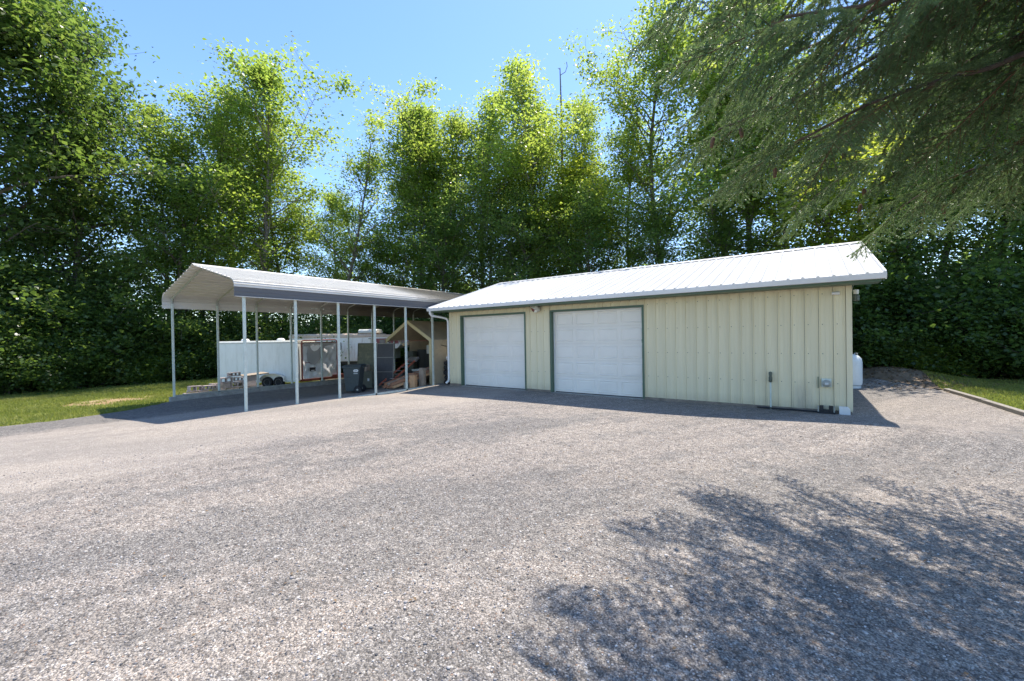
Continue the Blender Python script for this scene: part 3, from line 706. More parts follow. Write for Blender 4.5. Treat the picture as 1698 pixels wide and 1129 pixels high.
cp(MB().prism([(MX-.12, PZ-.12*.22+.010), (MX, PZ+.03), (MX+.12, PZ-.12*.22+.010), (MX+.12, PZ-.12*.22+.016), (MX, PZ+.037), (MX-.12, PZ-.12*.22+.016)], 'y', Y0-.005, Y1+.005), 'ridge_cap', M['cpsheet'])
cp(MB().box(EXN-.03, Y0+.02, HZ-.012, EXN+.022, Y1-.02, HZ-.001), 'eave_trim', M['white'])
# concrete kerb on the lawn side
for k in range(9):
    ya = CY-.12+k*1.35
    tag(MB().box(FX-.09, ya, -.42, FX+.085, ya+1.342, -.062).build('concrete_kerb', M['concrete'], bevel=.008), 'low concrete kerb under the far carport posts, %s' % ['front end by the lawn', 'second piece from the front', 'third piece from the front, below the blocks', 'fourth piece, below the trailer corner', 'fifth piece, before the trailer wheels', 'sixth piece, before the crumpled sheet', 'seventh piece, behind the bin', 'eighth piece, hidden in shade by the shelter', 'last piece at the far end'][k], 'kerb', 'kerb pieces under the carport')

# ------------------------------------------------------------------ cinder blocks behind the kerb
def block_mesh(split=False):
    bm = bmesh.new(); L_, W_, H_ = .39, .19, .19
    mb = MB()
    # two hollow cores: walls and webs as separate boxes meeting end to end
    t = .034
    mb.box(0, 0, 0, L_, t, H_).box(0, W_-t, 0, L_, W_, H_)
    for a in (0, (L_-t)/2, L_-t): mb.box(a, t, 0, a+t, W_-t, H_)
    for v_ in range(len(mb.v)): x_, y_, z_ = mb.v[v_]; mb.v[v_] = (x_-L_/2, y_-W_/2, z_-H_/2)
    return mb.mesh('cinder_block', M['block'])
def hole3():
    mb = MB(); L_, W_, H_, t = .39, .14, .19, .028
    mb.box(0, 0, 0, L_, t, H_).box(0, W_-t, 0, L_, W_, H_)
    for k in range(4): a = k*(L_-t)/3; mb.box(a, t, 0, a+t, W_-t, H_)
    for v_ in range(len(mb.v)): x_, y_, z_ = mb.v[v_]; mb.v[v_] = (x_-L_/2, y_-W_/2, z_-H_/2)
    return mb.mesh('cinder_block', M['block'])
bmA, bmB = block_mesh(), hole3()
rb = random.Random(5)
bl = []
# (x, y, layer, turned so that the cores face the lot?)
bx0 = -17.25
rowsb = [(0, [(4.95, 1), (5.37, 1), (5.80, 0), (6.22, 1), (6.64, 1), (7.02, 0)]), (1, [(5.10, 1), (5.52, 1), (5.97, 0), (6.40, 1), (6.83, 0)]), (2, [(6.05, 1), (6.50, 1), (6.92, 0)]), (3, [(6.30, 1)])]
names_b = ['front one of the bottom row nearest the lawn', 'second of the bottom row', 'third of the bottom row, lying with its face out', 'fourth of the bottom row', 'fifth of the bottom row', 'sixth of the bottom row, face out', 'front one of the second row', 'second of the second row', 'third of the second row, smooth face out', 'fourth of the second row', 'fifth of the second row, face out', 'front one of the third row', 'middle one of the third row', 'last of the third row, tipped flat', 'topmost block of the pile']
k = 0
for lay, items in rowsb:
    for y, core in items:
        me = bmA if rb.random() < .45 else bmB
        z = -.2+G(-17.3, y)*.0+.0; z = G(-17.3, y)+.10+lay*.195
        rot = (R(90)+rb.uniform(-.03, .03), rb.uniform(-.04, .04), R(90)+rb.uniform(-.16, .16)) if core else (rb.uniform(-.05, .05), 0, R(90)+rb.uniform(-.2, .2))
        o = link('cinder_block', me, loc=(bx0+rb.uniform(-.05, .03)-lay*.03, y, z), rot=rot)
        tag(o, 'hollow concrete block behind the kerb, '+names_b[k], 'concrete block', 'concrete blocks piled behind the kerb'); k += 1
backs = ['leaning behind the front of the pile', 'half hidden behind the middle of the pile', 'behind the pile near the trailer front', 'flat on the grass behind the pile', 'loose on the grass at the back']
for i, (x_, y_) in enumerate([(-17.62, 5.15), (-17.7, 5.85), (-17.66, 6.6), (-17.72, 7.0), (-18.1, 5.6)]):
    o = link('cinder_block', bmB, loc=(x_, y_, G(x_, y_)+.12+(.19 if i in (1, 2) else 0)), rot=(R(90), .05, R(80+25*i)))
    tag(o, 'grey hollow concrete block '+backs[i], 'concrete block', 'concrete blocks piled behind the kerb')
o = MB().box(-.45, -.25, 0, .45, .25, .035).build('board', M['greylumber'], loc=(-17.5, 7.05, G(-17.5, 7)+.60), rot=(.05, -.06, R(95)))
tag(o, 'weathered board laid on top of the block pile beside the trailer', 'board')

# ------------------------------------------------------------------ enclosed white trailer
a = Vector((-19.70, 6.64)); b = Vector((-17.05, 8.52)); d2 = (b-a); TL = d2.length; tz = math.atan2(d2.y, d2.x)
tr = thing('cargo_trailer', 'enclosed white cargo trailer with two small wheels, parked behind the carport', 'trailer', (a.x, a.y, G(-18.4, 7.8)), tz)
H0, H1, TW = .24, 1.93, 1.5
body = MB(); body.box(0, 0, H0, TL, TW, H1-.10).build('body', M['trailer'], tr, bevel=.015)
MB().prism([(-.006, H1-.12), (TW+.006, H1-.12), (TW+.006, H1-.06), (TW-.06, H1), (.06, H1), (-.006, H1-.06)], 'x', -.01, TL+.01).build('roof', M['offwhite'], tr, bevel=.01)
for sx in np.arange(.3, TL-.1, .405): MB().box(sx, -.003, H0+.03, sx+.004, .0, H1-.13).build('panel_seam', M['trailer'], tr)
MB().box(-.012, -.014, H0-.03, TL+.012, -.001, H0+.03).build('lower_rail', M['galv'], tr)
wc = [TL*.62, TL*.62+.47]
fm = MB()
for c in [(wc[0]+wc[1])/2]:
    prf = []
    for i in range(17):
        an = PI*i/16; prf.append((c-math.cos(an)*.52, .26+math.sin(an)**.6*.33))
    inner = [(c-math.cos(PI*i/16)*.49, .26+math.sin(PI*i/16)**.6*.30) for i in range(17)][::-1]
    n0 = len(fm.v); pf = prf+inner
    fm.prism(pf, 'y', -.16, -.002)
fm.build('fender', M['white'], tr)
for c in wc:
    Mx = Matrix.Translation((c, -.02, .22)) @ Matrix.Rotation(R(90), 4, 'X')
    wh = MB().lathe([(.10, -.06), (.20, -.075), (.222, -.05), (.225, 0), (.222, .05), (.20, .075), (.10, .06)], sides=26, M=Mx).build('wheel', M['tyre'], tr, smooth=True)
    MB().lathe([(.0, .03), (.04, .05), (.05, .035), (.09, .04), (.125, .066), (.125, .0), (.0, .0)], sides=18, M=Mx).build('rim', M['rim'], wh, smooth=True)
for c in (.7, 2.2):
    MB().lathe([(.16, H1-.01), (.15, H1+.05), (.10, H1+.09), (.0, H1+.10)], (c*TL/3.2, TW*.4, 0), 14).build('roof_vent', M['white'], tr, smooth=True)
MB().box(TL-.11, -.02, H0+.05, TL-.085, .0, H1-.2).box(TL-.13, -.03, H0+.3, TL-.06, .0, H0+.34).build('door_frame', M['trailer'], tr)
MB().box(.4, -.012, .25+.28, .5, .0, .25+.33).build('marker_light', M['rust'], tr)

# ------------------------------------------------------------------ livestock trailer with crumpled sheet
a = Vector((-17.14, 8.74)); b = Vector((-17.20, 10.34)); d3 = b-a; SL = d3.length
st = thing('stock_trailer', 'old livestock trailer with red tube frame and crumpled white sheet across it', 'trailer', (a.x, a.y, -.15), math.atan2(d3.y, d3.x))
fr = MB()
r_ = .028; tp_ = 1.86
fr.tube([(0, -.03, .22), (0, -.03, tp_-.02), (.04, -.03, tp_), (SL-.1, -.03, tp_+.02), (SL-.02, -.03, tp_-.02), (SL, -.03, tp_-.10), (SL, -.03, .22)], r_, 8)
fr.build('frame', M['rust'], st, smooth=True)
MB().tube([(.02, -.02, tp_-.10), (SL-.03, -.02, tp_-.09)], .022, 8).build('top_bar', M['rust'], st)
MB().box(-.05, -.06, .15, SL+.35, .10, .24).build('bottom_rail', M['rust'], st)
MB().box(SL-.25, -.08, .24, SL+.28, .08, .33).build('step', M['rust'], st)
MB().box(SL*.52, -.04, -.1, SL*.62, .06, .15).build('jack_post', M['galvdark'], st)
# crumpled sheet: a displaced grid with real folds
rs = np.random.RandomState(11); nx_, nz_ = 40, 40; V = []; 
ph = rs.uniform(0, 6, 10)
for j in range(nz_):
    for i in range(nx_):
        u, v = i/(nx_-1), j/(nz_-1)
        dy = .035*math.sin(9*u+4*v+ph[0])+.03*math.sin(5*u-11*v+ph[1])+.018*math.sin(23*u+13*v+ph[2])+.016*abs(math.sin(17*v+8*u*u+ph[3]))+.012*math.sin(37*u-19*v+ph[4])
        dy += .05*math.exp(-((u-.5)/.25)**2-((v-.8)/.16)**2)
        V.append((.02+u*(SL-.05), -.035-dy*.55, .26+v*(tp_-.36)-.05*abs(math.sin(6*u+1))*(v > .97)))
me = bpy.data.meshes.new('crumpled_sheet'); me.from_pydata(V, [], [(j*nx_+i, j*nx_+i+1, (j+1)*nx_+i+1, (j+1)*nx_+i) for j in range(nz_-1) for i in range(nx_-1)])
me.materials.append(M['sheet']); link('side_sheet', me, st)
for p in me.polygons: p.use_smooth = True
gm = M['sheetshadow']  # shadow falling on the sheet, painted as a thin grey plate
hg = MB().prism([(.16, 1.0), (.30, .86), (.48, .82), (.60, .90), (.78, 1.12), (.88, 1.35), (.95, 1.60), (SL-.06, 1.72), (SL-.06, 1.755), (.03, 1.755), (.03, 1.62), (.22, 1.62), (.14, 1.3)], 'y', -.136, -.130)
hg.build('sheet_shadow', gm, st)
hg = MB().prism([(.30, 1.60), (.36, 1.46), (.46, 1.40), (.60, 1.44), (.72, 1.56), (.84, 1.68), (.62, 1.66), (.50, 1.62), (.44, 1.69)], 'y', -.148, -.142)
hg.build('torn_flap', M['sheet'], st)
MB().box(.25, -.170, .56, .50, -.125, .73).build('license_plate', M['black'], st, bevel=.01)
MB().box(.30, -.178, .58, .45, -.171, .61).build('plate_sticker', M['print'], st)
MB().box(.05, -.14, .92, .28, -.12, .945).build('latch', M['rust'], st)
MB().tube([(SL-.10, -.12, 1.05), (SL-.22, -.13, .85), (SL-.42, -.12, .60)], .007, 5).tube([(SL-.10, -.12, 1.0), (SL-.18, -.13, .8), (SL-.28, -.12, .55)], .006, 5).build('cord', M['galvdark'], st)
MB().box(.02, .06, .24, SL-.02, 1.5, 1.80).build('body', M['offwhite'], st)
for c in (.3, .47): MB().tube([(c+.05*math.cos(q), .1, 1.86+.0+.06*math.sin(q)) for q in np.linspace(0, PI, 8)], .008, 5).build('tie_ring', M['galv'], st)

# ------------------------------------------------------------------ old camper
P0 = Vector((-20.7, 12.26)); P1 = Vector((-18.95, 13.44)); d4 = (P1-P0); 
cz = math.atan2(d4.y, d4.x)
ca = thing('camper', 'old stained white camper with maroon window band and a roof unit, behind the carport', 'camper', (P0.x-d4.normalized().x*2.4, P0.y-d4.normalized().y*2.4, 0), cz)
BL = 2.4+d4.length
MB().box(0, 0, .56, BL, 2.2, 1.84).build('body', M['camper'], ca, bevel=.02)
MB().prism([(-.02, 1.84), (2.22, 1.84), (2.22, 1.98), (2.1, 2.06), (.1, 2.06), (-.02, 1.98)], 'x', -.02, BL+.02).build('roof', M['camperband'], ca, bevel=.015)
for sx in (BL-1.05, BL-1.65): MB().box(sx, -.012, .60, sx+.55, -.001, 1.72).build('door' if sx > BL-1.2 else 'hatch', M['camper'], ca)
for sx in np.arange(.2, BL, .14): MB().box(sx, -.006, .6, sx+.018, -.0005, 1.80).build('corrugation', M['camper'], ca)
wn = MB().box(BL-1.98, -.03, 1.20, BL-1.66, -.012, 1.58).build('window', M['screenframe'], ca, bevel=.02)
MB().box(BL-1.94, -.036, 1.24, BL-1.70, -.031, 1.54).build('pane', M['print'], wn)
MB().box(BL-.06, -.02, .58, BL-.035, -.001, 1.80).box(BL-.18, -.04, 1.74, BL-.03, -.001, 1.79).build('corner_strip', M['galvdark'], ca)
# front cap sloping down from the roof, with the maroon band and dark window
BX = BL+1.35
MB().prism([(BL+.001, .62), (BL+.85, .62), (BL+.85, 1.22), (BX, 1.22), (BX+.16, 1.40), (BX+.05, 1.84), (BL+.001, 1.84)], 'y', 0, 2.2).build('front_cap', M['camper'], ca)
MB().prism([(BL+.12, 1.76), (BX+.03, 1.76), (BX+.1, 1.48), (BL+.36, 1.42)], 'y', -.014, -.001).build('window_band', M['maroon'], ca)
for sx in (BL+.42, BL+.74): MB().box(sx, -.028, 1.47, sx+.28, -.015, 1.70).build('window', M['glass'], ca)
MB().prism([(BL+.001, 1.84), (BX+.05, 1.84), (BX+.02, 1.95), (BL+.001, 2.0)], 'y', -.01, 2.2).build('cap_roof', M['camperband'], ca)
MB().box(-.0, .10, .40, BL+.8, 2.0, .555).build('chassis', M['black'], ca)
for c in (1.2, 1.95):
    Mx = Matrix.Translation((c, .18, .36)) @ Matrix.Rotation(R(90), 4, 'X')
    MB().lathe([(.10, -.09), (.33, -.1), (.36, 0), (.33, .1), (.10, .09)], sides=20, M=Mx).build('wheel', M['tyre'], ca, smooth=True)
MB().prism([(0, 2.06), (1.0, 2.06), (1.0, 2.16), (.85, 2.27), (.12, 2.27), (0, 2.2)], 'x', BL-.75, BL+.25).build('roof_unit', M['offwhite'], ca, bevel=.03)
MB().box(BL+.95, -.03, .9, BL+1.02, .0, 1.16).box(BL+.85, -.04, .78, BL+1.25, .0, .82).build('hitch_bracket', M['black'], ca)
fo = MB(); rs = np.random.RandomState(4)
pts = [(BX+.2+i*.12, .3+rs.uniform(-.05, .05), 1.93-.03*i+rs.uniform(-.03, .03), 1.45-.07*math.sin(i)-rs.uniform(0, .12)) for i in range(11)]
for (x1, y1, zt1, zb1), (x2, y2, zt2, zb2) in zip(pts[:-1], pts[1:]):
    ym = (y1+y2)/2-.08; zm = (zt1+zb1)/2
    fo.quad((x1, y1, zt1), (x2, y2, zt2), (x2, ym, zm), (x1, ym, zm)); fo.quad((x1, ym, zm), (x2, ym, zm), (x2, y2, zb2), (x1, y1, zb1))
for i in range(len(fo.v)): pass
fo.v += [(v[0], v[1]+.06, v[2]) for v in fo.v]; nf = len(fo.f); hv = len(fo.v)//2
fo.f += [tuple(i+hv for i in f)[::-1] for f in fo.f]
fo.build('foil_cover', M['foil'], ca)

# ------------------------------------------------------------------ wheeled bin
bn = thing('wheeled_bin', 'dark grey wheeled rubbish bin with a lid under the carport', 'wheeled bin', (-12.98, 8.46, G(-12.98, 8.46)), R(38))
bd = MB(); pr0 = (.21, .24); pr1 = (.29, .33)
bb = [(-.23, -.23, .06), (.19, -.23, .06), (.19, .23, .06), (-.23, .23, .06), (-.30, -.29, .90), (.29, -.29, .90), (.29, .29, .90), (-.30, .29, .90)]
bd.v = bb; bd.f = [(0, 3, 2, 1), (4, 5, 6, 7), (0, 1, 5, 4), (1, 2, 6, 5), (2, 3, 7, 6), (3, 0, 4, 7)]
bd.build('body', M['bin'], bn, bevel=.025)
MB().box(-.33, -.315, .885, .31, .315, .93).build('rim', M['bin'], bn, bevel=.012)
ld = MB(); ld.v = [(-.34, -.325, .93), (.34, -.325, .93), (.34, .325, .93), (-.34, .325, .93), (-.28, -.26, .985), (.30, -.26, 1.0), (.30, .26, 1.0), (-.28, .26, .985)]
ld.f = [(0, 3, 2, 1), (4, 5, 6, 7), (0, 1, 5, 4), (1, 2, 6, 5), (2, 3, 7, 6), (3, 0, 4, 7)]
ld.build('lid', M['bin'], bn, bevel=.012)
MB().tube([(.34, -.22, .90), (.41, -.22, .91), (.41, .22, .91), (.34, .22, .90)], .015, 8).build('handle', M['bin'], bn)
MB().box(-.20, -.272, .56, -.02, -.262, .575).build('moulding', M['black'], bn)
for s in (-.25, .25):
    Mx = Matrix.Translation((.19, s, .13)) @ Matrix.Rotation(R(90), 4, 'X')
    wh = MB().lathe([(.03, -.035), (.125, -.035), (.135, 0), (.125, .035), (.03, .035)], sides=20, M=Mx).build('wheel', M['tyre'], bn, smooth=True)
    MB().lathe([(.0, -.042), (.035, -.042), (.035, .042), (.0, .042)], sides=12, M=Mx).build('hub', M['galvdark'], wh)
pl = MB()
def onface(u, z): s = (z-.06)/.84; return (u, -.23-.06*s-.006, z)
pl.v = [onface(.08, .74), onface(.20, .74), onface(.24, .79), onface(.20, .84), onface(.09, .83), onface(.06, .79), onface(.07, .68), onface(.21, .68), onface(.21, .70), onface(.07, .70)]
pl.f = [(0, 1, 2, 3, 4, 5), (6, 7, 8, 9)]
pl.build('printed_mark', M['print'], bn)
sh_ = MB(); sh_.v = [onface(.10, .775), onface(.19, .785), onface(.19, .80), onface(.10, .79)]; sh_.v = [(x_, y_-.003, z_) for x_, y_, z_ in sh_.v]; sh_.f = [(0, 1, 2, 3)]
sh_.build('printed_mark', M['bin'], bn)

# ------------------------------------------------------------------ canvas storage shelter behind the near posts
TX0, TX1, TY0, TY1 = -14.3, -11.62, 10.85, 14.8
TM = (TX0+TX1)/2; TE, TP = 1.66, 2.44
tb = -.08
te = thing('storage_shelter', 'tan canvas peaked storage shelter full of clutter beside the garage', 'shelter', (TM, TY0, tb))
def tp2(mb, name, mat, **k):
    o = mb.build(name, mat, te, **k); o.matrix_parent_inverse = Matrix.Translation((-TM, -TY0, -tb)); return o
def sag(name, quad_pts, mat, amp=.03, n=14, seed=0):
    rs = np.random.RandomState(seed); A, B, C_, D_ = [np.array(p, float) for p in quad_pts]; nn = np.cross(B-A, D_-A); nn /= np.linalg.norm(nn); V = []; ph = rs.uniform(0, 6, 4)
    for lay in (0, 1):
        for j in range(n):
            for i in range(n):
                u, v = i/(n-1), j/(n-1); p = A*(1-u)*(1-v)+B*u*(1-v)+C_*u*v+D_*(1-u)*v
                e = math.sin(PI*v)*(math.sin(5*u+ph[0])*.4+math.sin(11*u+3*v+ph[1])*.3)+math.sin(PI*u)*math.sin(PI*v)*.6
                V.append(tuple(p+nn*amp*e-nn*.006*lay))
    F = [];
    for lay in (0, 1):
        o_ = lay*n*n
        for j in range(n-1):
            for i in range(n-1):
                q = (o_+j*n+i, o_+j*n+i+1, o_+(j+1)*n+i+1, o_+(j+1)*n+i); F.append(q if lay == 0 else q[::-1])
    mb = MB(); mb.v = V; mb.f = F; return tp2(mb, name, mat, smooth=True)
sag('roof_cloth', [(TX1, TY0, TE), (TX1, TY1, TE), (TM, TY1, TP), (TM, TY0, TP)], M['tarp'], -.03, 14, 1)
sag('roof_cloth', [(TX0, TY0, TE), (TM, TY0, TP), (TM, TY1, TP), (TX0, TY1, TE)], M['tarp'], -.03, 14, 2)
sag('side_cloth', [(TX1, TY0, -.08), (TX1+.02, TY1, -.08), (TX1, TY1, TE), (TX1, TY0, TE)], M['tarp'], .05, 16, 3)
sag('side_cloth', [(TX0, TY0+1.2, -.08), (TX0, TY0+1.2, TE), (TX0, TY1, TE), (TX0, TY1, -.08)], M['tarp'], .04, 14, 4)
tp2(MB().prism([(TX0, -.1), (TX1, -.1), (TX1, TE), (TM, TP), (TX0, TE)], 'y', TY1-.02, TY1), 'back_cloth', M['tarp'])
# hem over the front arch and the two front legs
def bar(p, q, wdt, y0, y1, name, mat):
    p = Vector(p); q = Vector(q); d = (q-p).normalized(); n_ = Vector((-d.y, d.x))*wdt
    tp2(MB().prism([tuple(p), tuple(q), tuple(q-n_), tuple(p-n_)], 'y', y0, y1), name, mat)
bar((TM, TP+.02), (TX1+.05, TE+.03), .13, TY0-.03, TY0+.02, 'front_hem', M['tarptrim'])
bar((TX0-.05, TE+.03), (TM, TP+.02), .13, TY0-.031, TY0+.019, 'front_hem', M['tarptrim'])
tp2(MB().box(TX1-.09, TY0-.032, -.08, TX1+.035, TY0+.02, TE-.02), 'front_leg', M['tarptrim'])
tp2(MB().box(TX0-.03, TY0-.032, 1.38, TX0+.03, TY0+.02, TE-.06), 'front_leg', M['tarptrim'])
tp2(MB().tube([(TX0, TY0, -.08), (TX0, TY0, TE-.02)], .02, 6), 'frame_tube', M['galv'])
tp2(MB().tube([(TX0, TY0+.05, TE-.03), (TX1, TY0+.05, TE-.03)], .014, 6), 'cross_tube', M['rust'])
tp2(MB().tube([(TX1+.02, TY0+.5, 1.45), (TX1+.06, TY0+.9, 1.35), (TX1+.07, TY0+1.25, 1.05), (TX1+.08, TY0+1.4, .5), (TX1+.08, TY0+1.5, -.05)], .01, 5), 'tie_cord', M['black'])

def bxthing(name, label, cat, mat, c, dims, rz=0, bev=.01, grp=None, tilt=0):
    t = thing(name, label, cat, c, R(rz), grp)
    MB().box(-dims[0]/2, -dims[1]/2, 0, dims[0]/2, dims[1]/2, dims[2]).build('carcass', mat, t, bevel=bev, rot=(R(tilt), 0, 0))
    return t
t = bxthing('cabinet', 'tall black cabinet inside the canvas shelter', 'cabinet', M['cabinet'], (-13.35, 12.3, -.08), (.85, .5, 1.32), 12)
for k in range(2): MB().box(-.40+k*.41, -.262, .04, -.01+k*.41, -.251, 1.28).build('cabinet_door', M['cabinet'], t)
t = bxthing('filing_cabinet', 'olive filing cabinet beside the black cabinet in the shelter', 'cabinet', M['olive'], (-13.95, 11.95, -.08), (.42, .5, 1.25), 12)
for k in range(4): MB().box(-.19, -.258, .05+k*.30, .19, -.251, .32+k*.30).build('drawer', M['olive'], t)
t = bxthing('shelf_unit', 'dark rack of red tool cases on the right inside the shelter', 'rack', M['cabinet'], (-12.35, 12.25, -.08), (.72, .4, .03), 0, 0)
for k in range(3): MB().box(-.36, -.2, .35+k*.30, .36, .2, .375+k*.30).build('shelf', M['cabinet'], t)
for sx in (-.36, .34): MB().box(sx, -.2, .031, sx+.02, .2, 1.15).build('upright', M['cabinet'], t)
kk = 0
for k in range(3):
    for j in range(2):
        lab = ['lower left', 'lower right', 'middle left', 'middle right', 'upper left', 'upper right'][kk]; kk += 1
        o = thing('tool_case', 'red tool case on the dark rack in the shelter, '+lab, 'case', (-12.52+j*.34, 12.12, -.08+.376+k*.30), R(rb.uniform(-6, 6)), 'tool cases on the rack')
        MB().box(-.13, -.1, 0, .13, .1, .13).build('shell', M['redtool'], o, bevel=.015); MB().tube([(-.05, -.11, .07), (-.05, -.13, .10), (.05, -.13, .10), (.05, -.11, .07)], .008, 5).build('handle', M['black'], o)
t = bxthing('appliance', 'off white countertop oven standing on top of the rack in the shelter', 'oven', M['offwhite'], (-12.62, 12.2, 1.075), (1.0, .42, .36), 3, .012)
MB().box(-.08, -.222, .05, .40, -.211, .32).build('oven_door', M['offwhite'], t, bevel=.004); MB().box(.10, -.230, .07, .15, -.223, .30).build('slot', M['black'], t)
t = bxthing('crate', 'pale plastic crate on the ground inside the shelter behind the lumber', 'crate', M['screenframe'], (-12.75, 11.35, -.07), (.55, .5, .55), 25)
MB().box(-.30, -.27, .50, .30, .27, .56).build('lid', M['offwhite'], t)
t = bxthing('tote', 'grey storage tub in the middle of the shelter floor', 'tub', M['screenmesh'], (-13.3, 11.2, -.07), (.5, .4, .45), -10)
MB().box(-.27, -.22, .43, .27, .22, .47).build('lid', M['screenmesh'], t, bevel=.01)
o = MB().box(-.03, -.008, 0, .03, .008, 1.1).build('white_strip', M['white'], loc=(-14.05, 10.75, .48), rot=(0, R(-1.5), 0))
tag(o, 'narrow bright white strip hanging at the left side of the shelter mouth', 'strip')
# leaning screens
def screen(name, label, cat, c, w_, h_, rz, lean, mat, fmat, nm):
    t = thing(name, label, cat, c, R(rz)); Mx = Matrix.Rotation(R(-lean), 4, 'X')
    MB().box(-w_/2+.03, -.004, .03, w_/2-.03, .008, h_-.03, Mx).build('mesh_panel', mat, t)
    f = MB().box(-w_/2, -.016, 0, -w_/2+.03, .02, h_, Mx).box(w_/2-.03, -.016, 0, w_/2, .02, h_, Mx).box(-w_/2+.03, -.016, 0, w_/2-.03, .02, .03, Mx).box(-w_/2+.03, -.016, h_-.03, w_/2-.03, .02, h_, Mx)
    f.build('frame', fmat, t)
    for k in range(1, nm): MB().box(-w_/2+.03, -.018, h_*k/nm-.012, w_/2-.03, .010, h_*k/nm+.012, Mx).build('rail', fmat, t)
    return t
screen('screen_door', 'dark grey three part screen door leaning beside the shelter', 'screen door', (-13.18, 9.85, -.09), .72, 1.66, 28, 7, M['screenmesh'], M['screenframe'], 3)
screen('olive_door', 'olive green old door panel leaning left of the screen door', 'door panel', (-13.98, 9.62, -.10), .78, 1.68, 30, 6, M['panelgreen'], M['panelgreen'], 2)
t = bxthing('dark_box', 'small dark green box at the foot of the olive panel', 'box', M['olive'], (-13.35, 9.30, -.09), (.34, .3, .62), 30, .015); MB().box(.02, -.158, .26, .09, -.151, .36).build('sticker', M['print'], t)
t = bxthing('steel_locker', 'pale dented steel cabinet in shade just right of the bin', 'cabinet', M['greylumber'], (-13.65, 9.25, -.09), (.40, .4, .85), 35, .012); MB().box(-.22, -.21, .04, .22, -.201, .81).build('cabinet_door', M['greylumber'], t)
# ladder
A = Vector((-12.95, 9.62, -.05)); B = Vector((-13.05, 11.15, .82))
la = thing('ladder', 'red fibreglass folding ladder tipped up on the clutter before the shelter', 'ladder', A)
dv = B-A; side = Vector((.40, .10, 0)); 
for s in (-.5, .5):
    p = side*s*.9; q = dv+side*s*.75; n_ = Vector((0, 0, .075))
    mb = MB(); mb.v = [tuple(p), tuple(q), tuple(q+n_), tuple(p+n_)]; off = Vector((.03, 0, 0)); mb.v += [tuple(Vector(v)+off) for v in mb.v]; mb.f = [(0, 1, 2, 3), (7, 6, 5, 4), (0, 4, 5, 1), (1, 5, 6, 2), (2, 6, 7, 3), (3, 7, 4, 0)]
    mb.build('rail', M['fibreglass'], la)
for k in range(6):
    u = .1+k*.15; c = dv*u+Vector((0, 0, .035)); wv = side*(.9-.15*u)*.5
    MB().tube([tuple(c-wv), tuple(c+wv)], .016, 6).build('rung', M['alu'], la)
MB().box(-.20, -.12, -.03, .24, .12, .06).build('top_cap', M['alu'], la, bevel=.01, loc=dv+Vector((.0, .02, .05)), rot=(R(28), 0, R(14)))
# lumber pile: beams running up to the right, each its own stick
lp = 0
lum = ['lowest beam on the left', 'second beam from the left', 'third beam from the left', 'beam nearest the posts', 'upper beam on the left', 'upper beam in the middle', 'upper beam on the right']
for i, (ox, oz, mat) in enumerate([(0, 0, 'lumber'), (.13, 0, 'lumber'), (.26, 0, 'lumber'), (.40, 0, 'lumberpale'), (.06, .10, 'lumber'), (.19, .10, 'greylumber'), (.33, .10, 'lumber')]):
    a = Vector((-12.50+ox*.9, 9.30+ox*.35, -.02+oz)); b = a+Vector((.42+.05*i*.2, 1.85, .50)); d_ = b-a
    t = MB().box(-.055, 0, -.045, .055, d_.length, .045).build('beam', M[mat], loc=a, rot=(math.asin(d_.z/d_.length), 0, -math.atan2(d_.x, d_.y)))
    tag(t, 'reddish wooden beam in the sloping pile before the shelter, '+lum[i], 'beam', 'beams piled before the shelter')
for i, (c, dm, rz, mat, lab) in enumerate([((-11.74, 10.05, -.08), (.22, .18, .46), 20, 'lumberpale', 'bright sawn wood block standing upright by the near posts'), ((-11.66, 10.42, -.08), (.20, .16, .70), 12, 'greylumber', 'taller weathered wood block standing behind the bright sawn block'), ((-11.90, 9.85, -.08), (.14, .12, .20), 30, 'greylumber', 'short grey wood offcut left of the bright sawn block'), ((-12.1, 10.35, -.08), (.3, .2, .5), 5, 'lumber', 'dark reddish wood block behind the sloping beams')]):
    t = MB().box(-dm[0]/2, -dm[1]/2, 0, dm[0]/2, dm[1]/2, dm[2]).build('wood_block', M[mat], bevel=.006, loc=c, rot=(0, 0, R(rz))); tag(t, lab, 'wood block', 'wood blocks by the shelter')
for i in range(6):
    o = MB().lathe([(.0, 0), (.05, .01), (.06, .04), (.03, .07), (0, .075)], sides=6).build('stone', M['concrete'], loc=(-12.2+i*.08, 9.2+.03*math.sin(i*2), G(-12, 9.2)-.01), rot=(0, 0, i), scl=(.6+.1*(i % 3), .5, .6))
    tag(o, 'small pale stone at the foot of the lumber pile, ' + ['leftmost of six', 'second from the left', 'third from the left', 'fourth from the left', 'fifth from the left', 'rightmost of six'][i], 'stone', 'small stones at the lumber pile')
# tyres stacked in the gap, with a white bag on top
ty = MB().lathe([(.17, .02), (.22, .0), (.30, .01), (.325, .05), (.33, .09), (.325, .13), (.30, .17), (.22, .18), (.17, .16), (.19, .09)], sides=28).mesh('tyre', M['tyre'], smooth=True)
for i, lab in enumerate(['bottom', 'second', 'third', 'fourth', 'top']):
    o = link('tyre', ty, loc=(-11.12+[0, .02, -.02, .015, 0][i], 11.45+[0, .02, .0, -.02, .01][i], -.07+i*.187), rot=(0, 0, i)); o['kind'] = ''
    del o['kind']; tag(o, 'black tyre in the stack between shelter and garage, %s one' % lab, 'tyre', 'tyres stacked beside the garage')
bg_ = MB().lathe([(.0, 0), (.24, .01), (.27, .10), (.20, .22), (.10, .32), (.05, .40), (.0, .41)], sides=12)
rs = np.random.RandomState(2); bg_.v = [(v[0]*(1+rs.uniform(-.14, .14)), v[1]*(1+rs.uniform(-.14, .14)), v[2]*(1+rs.uniform(-.05, .05))) for v in bg_.v]
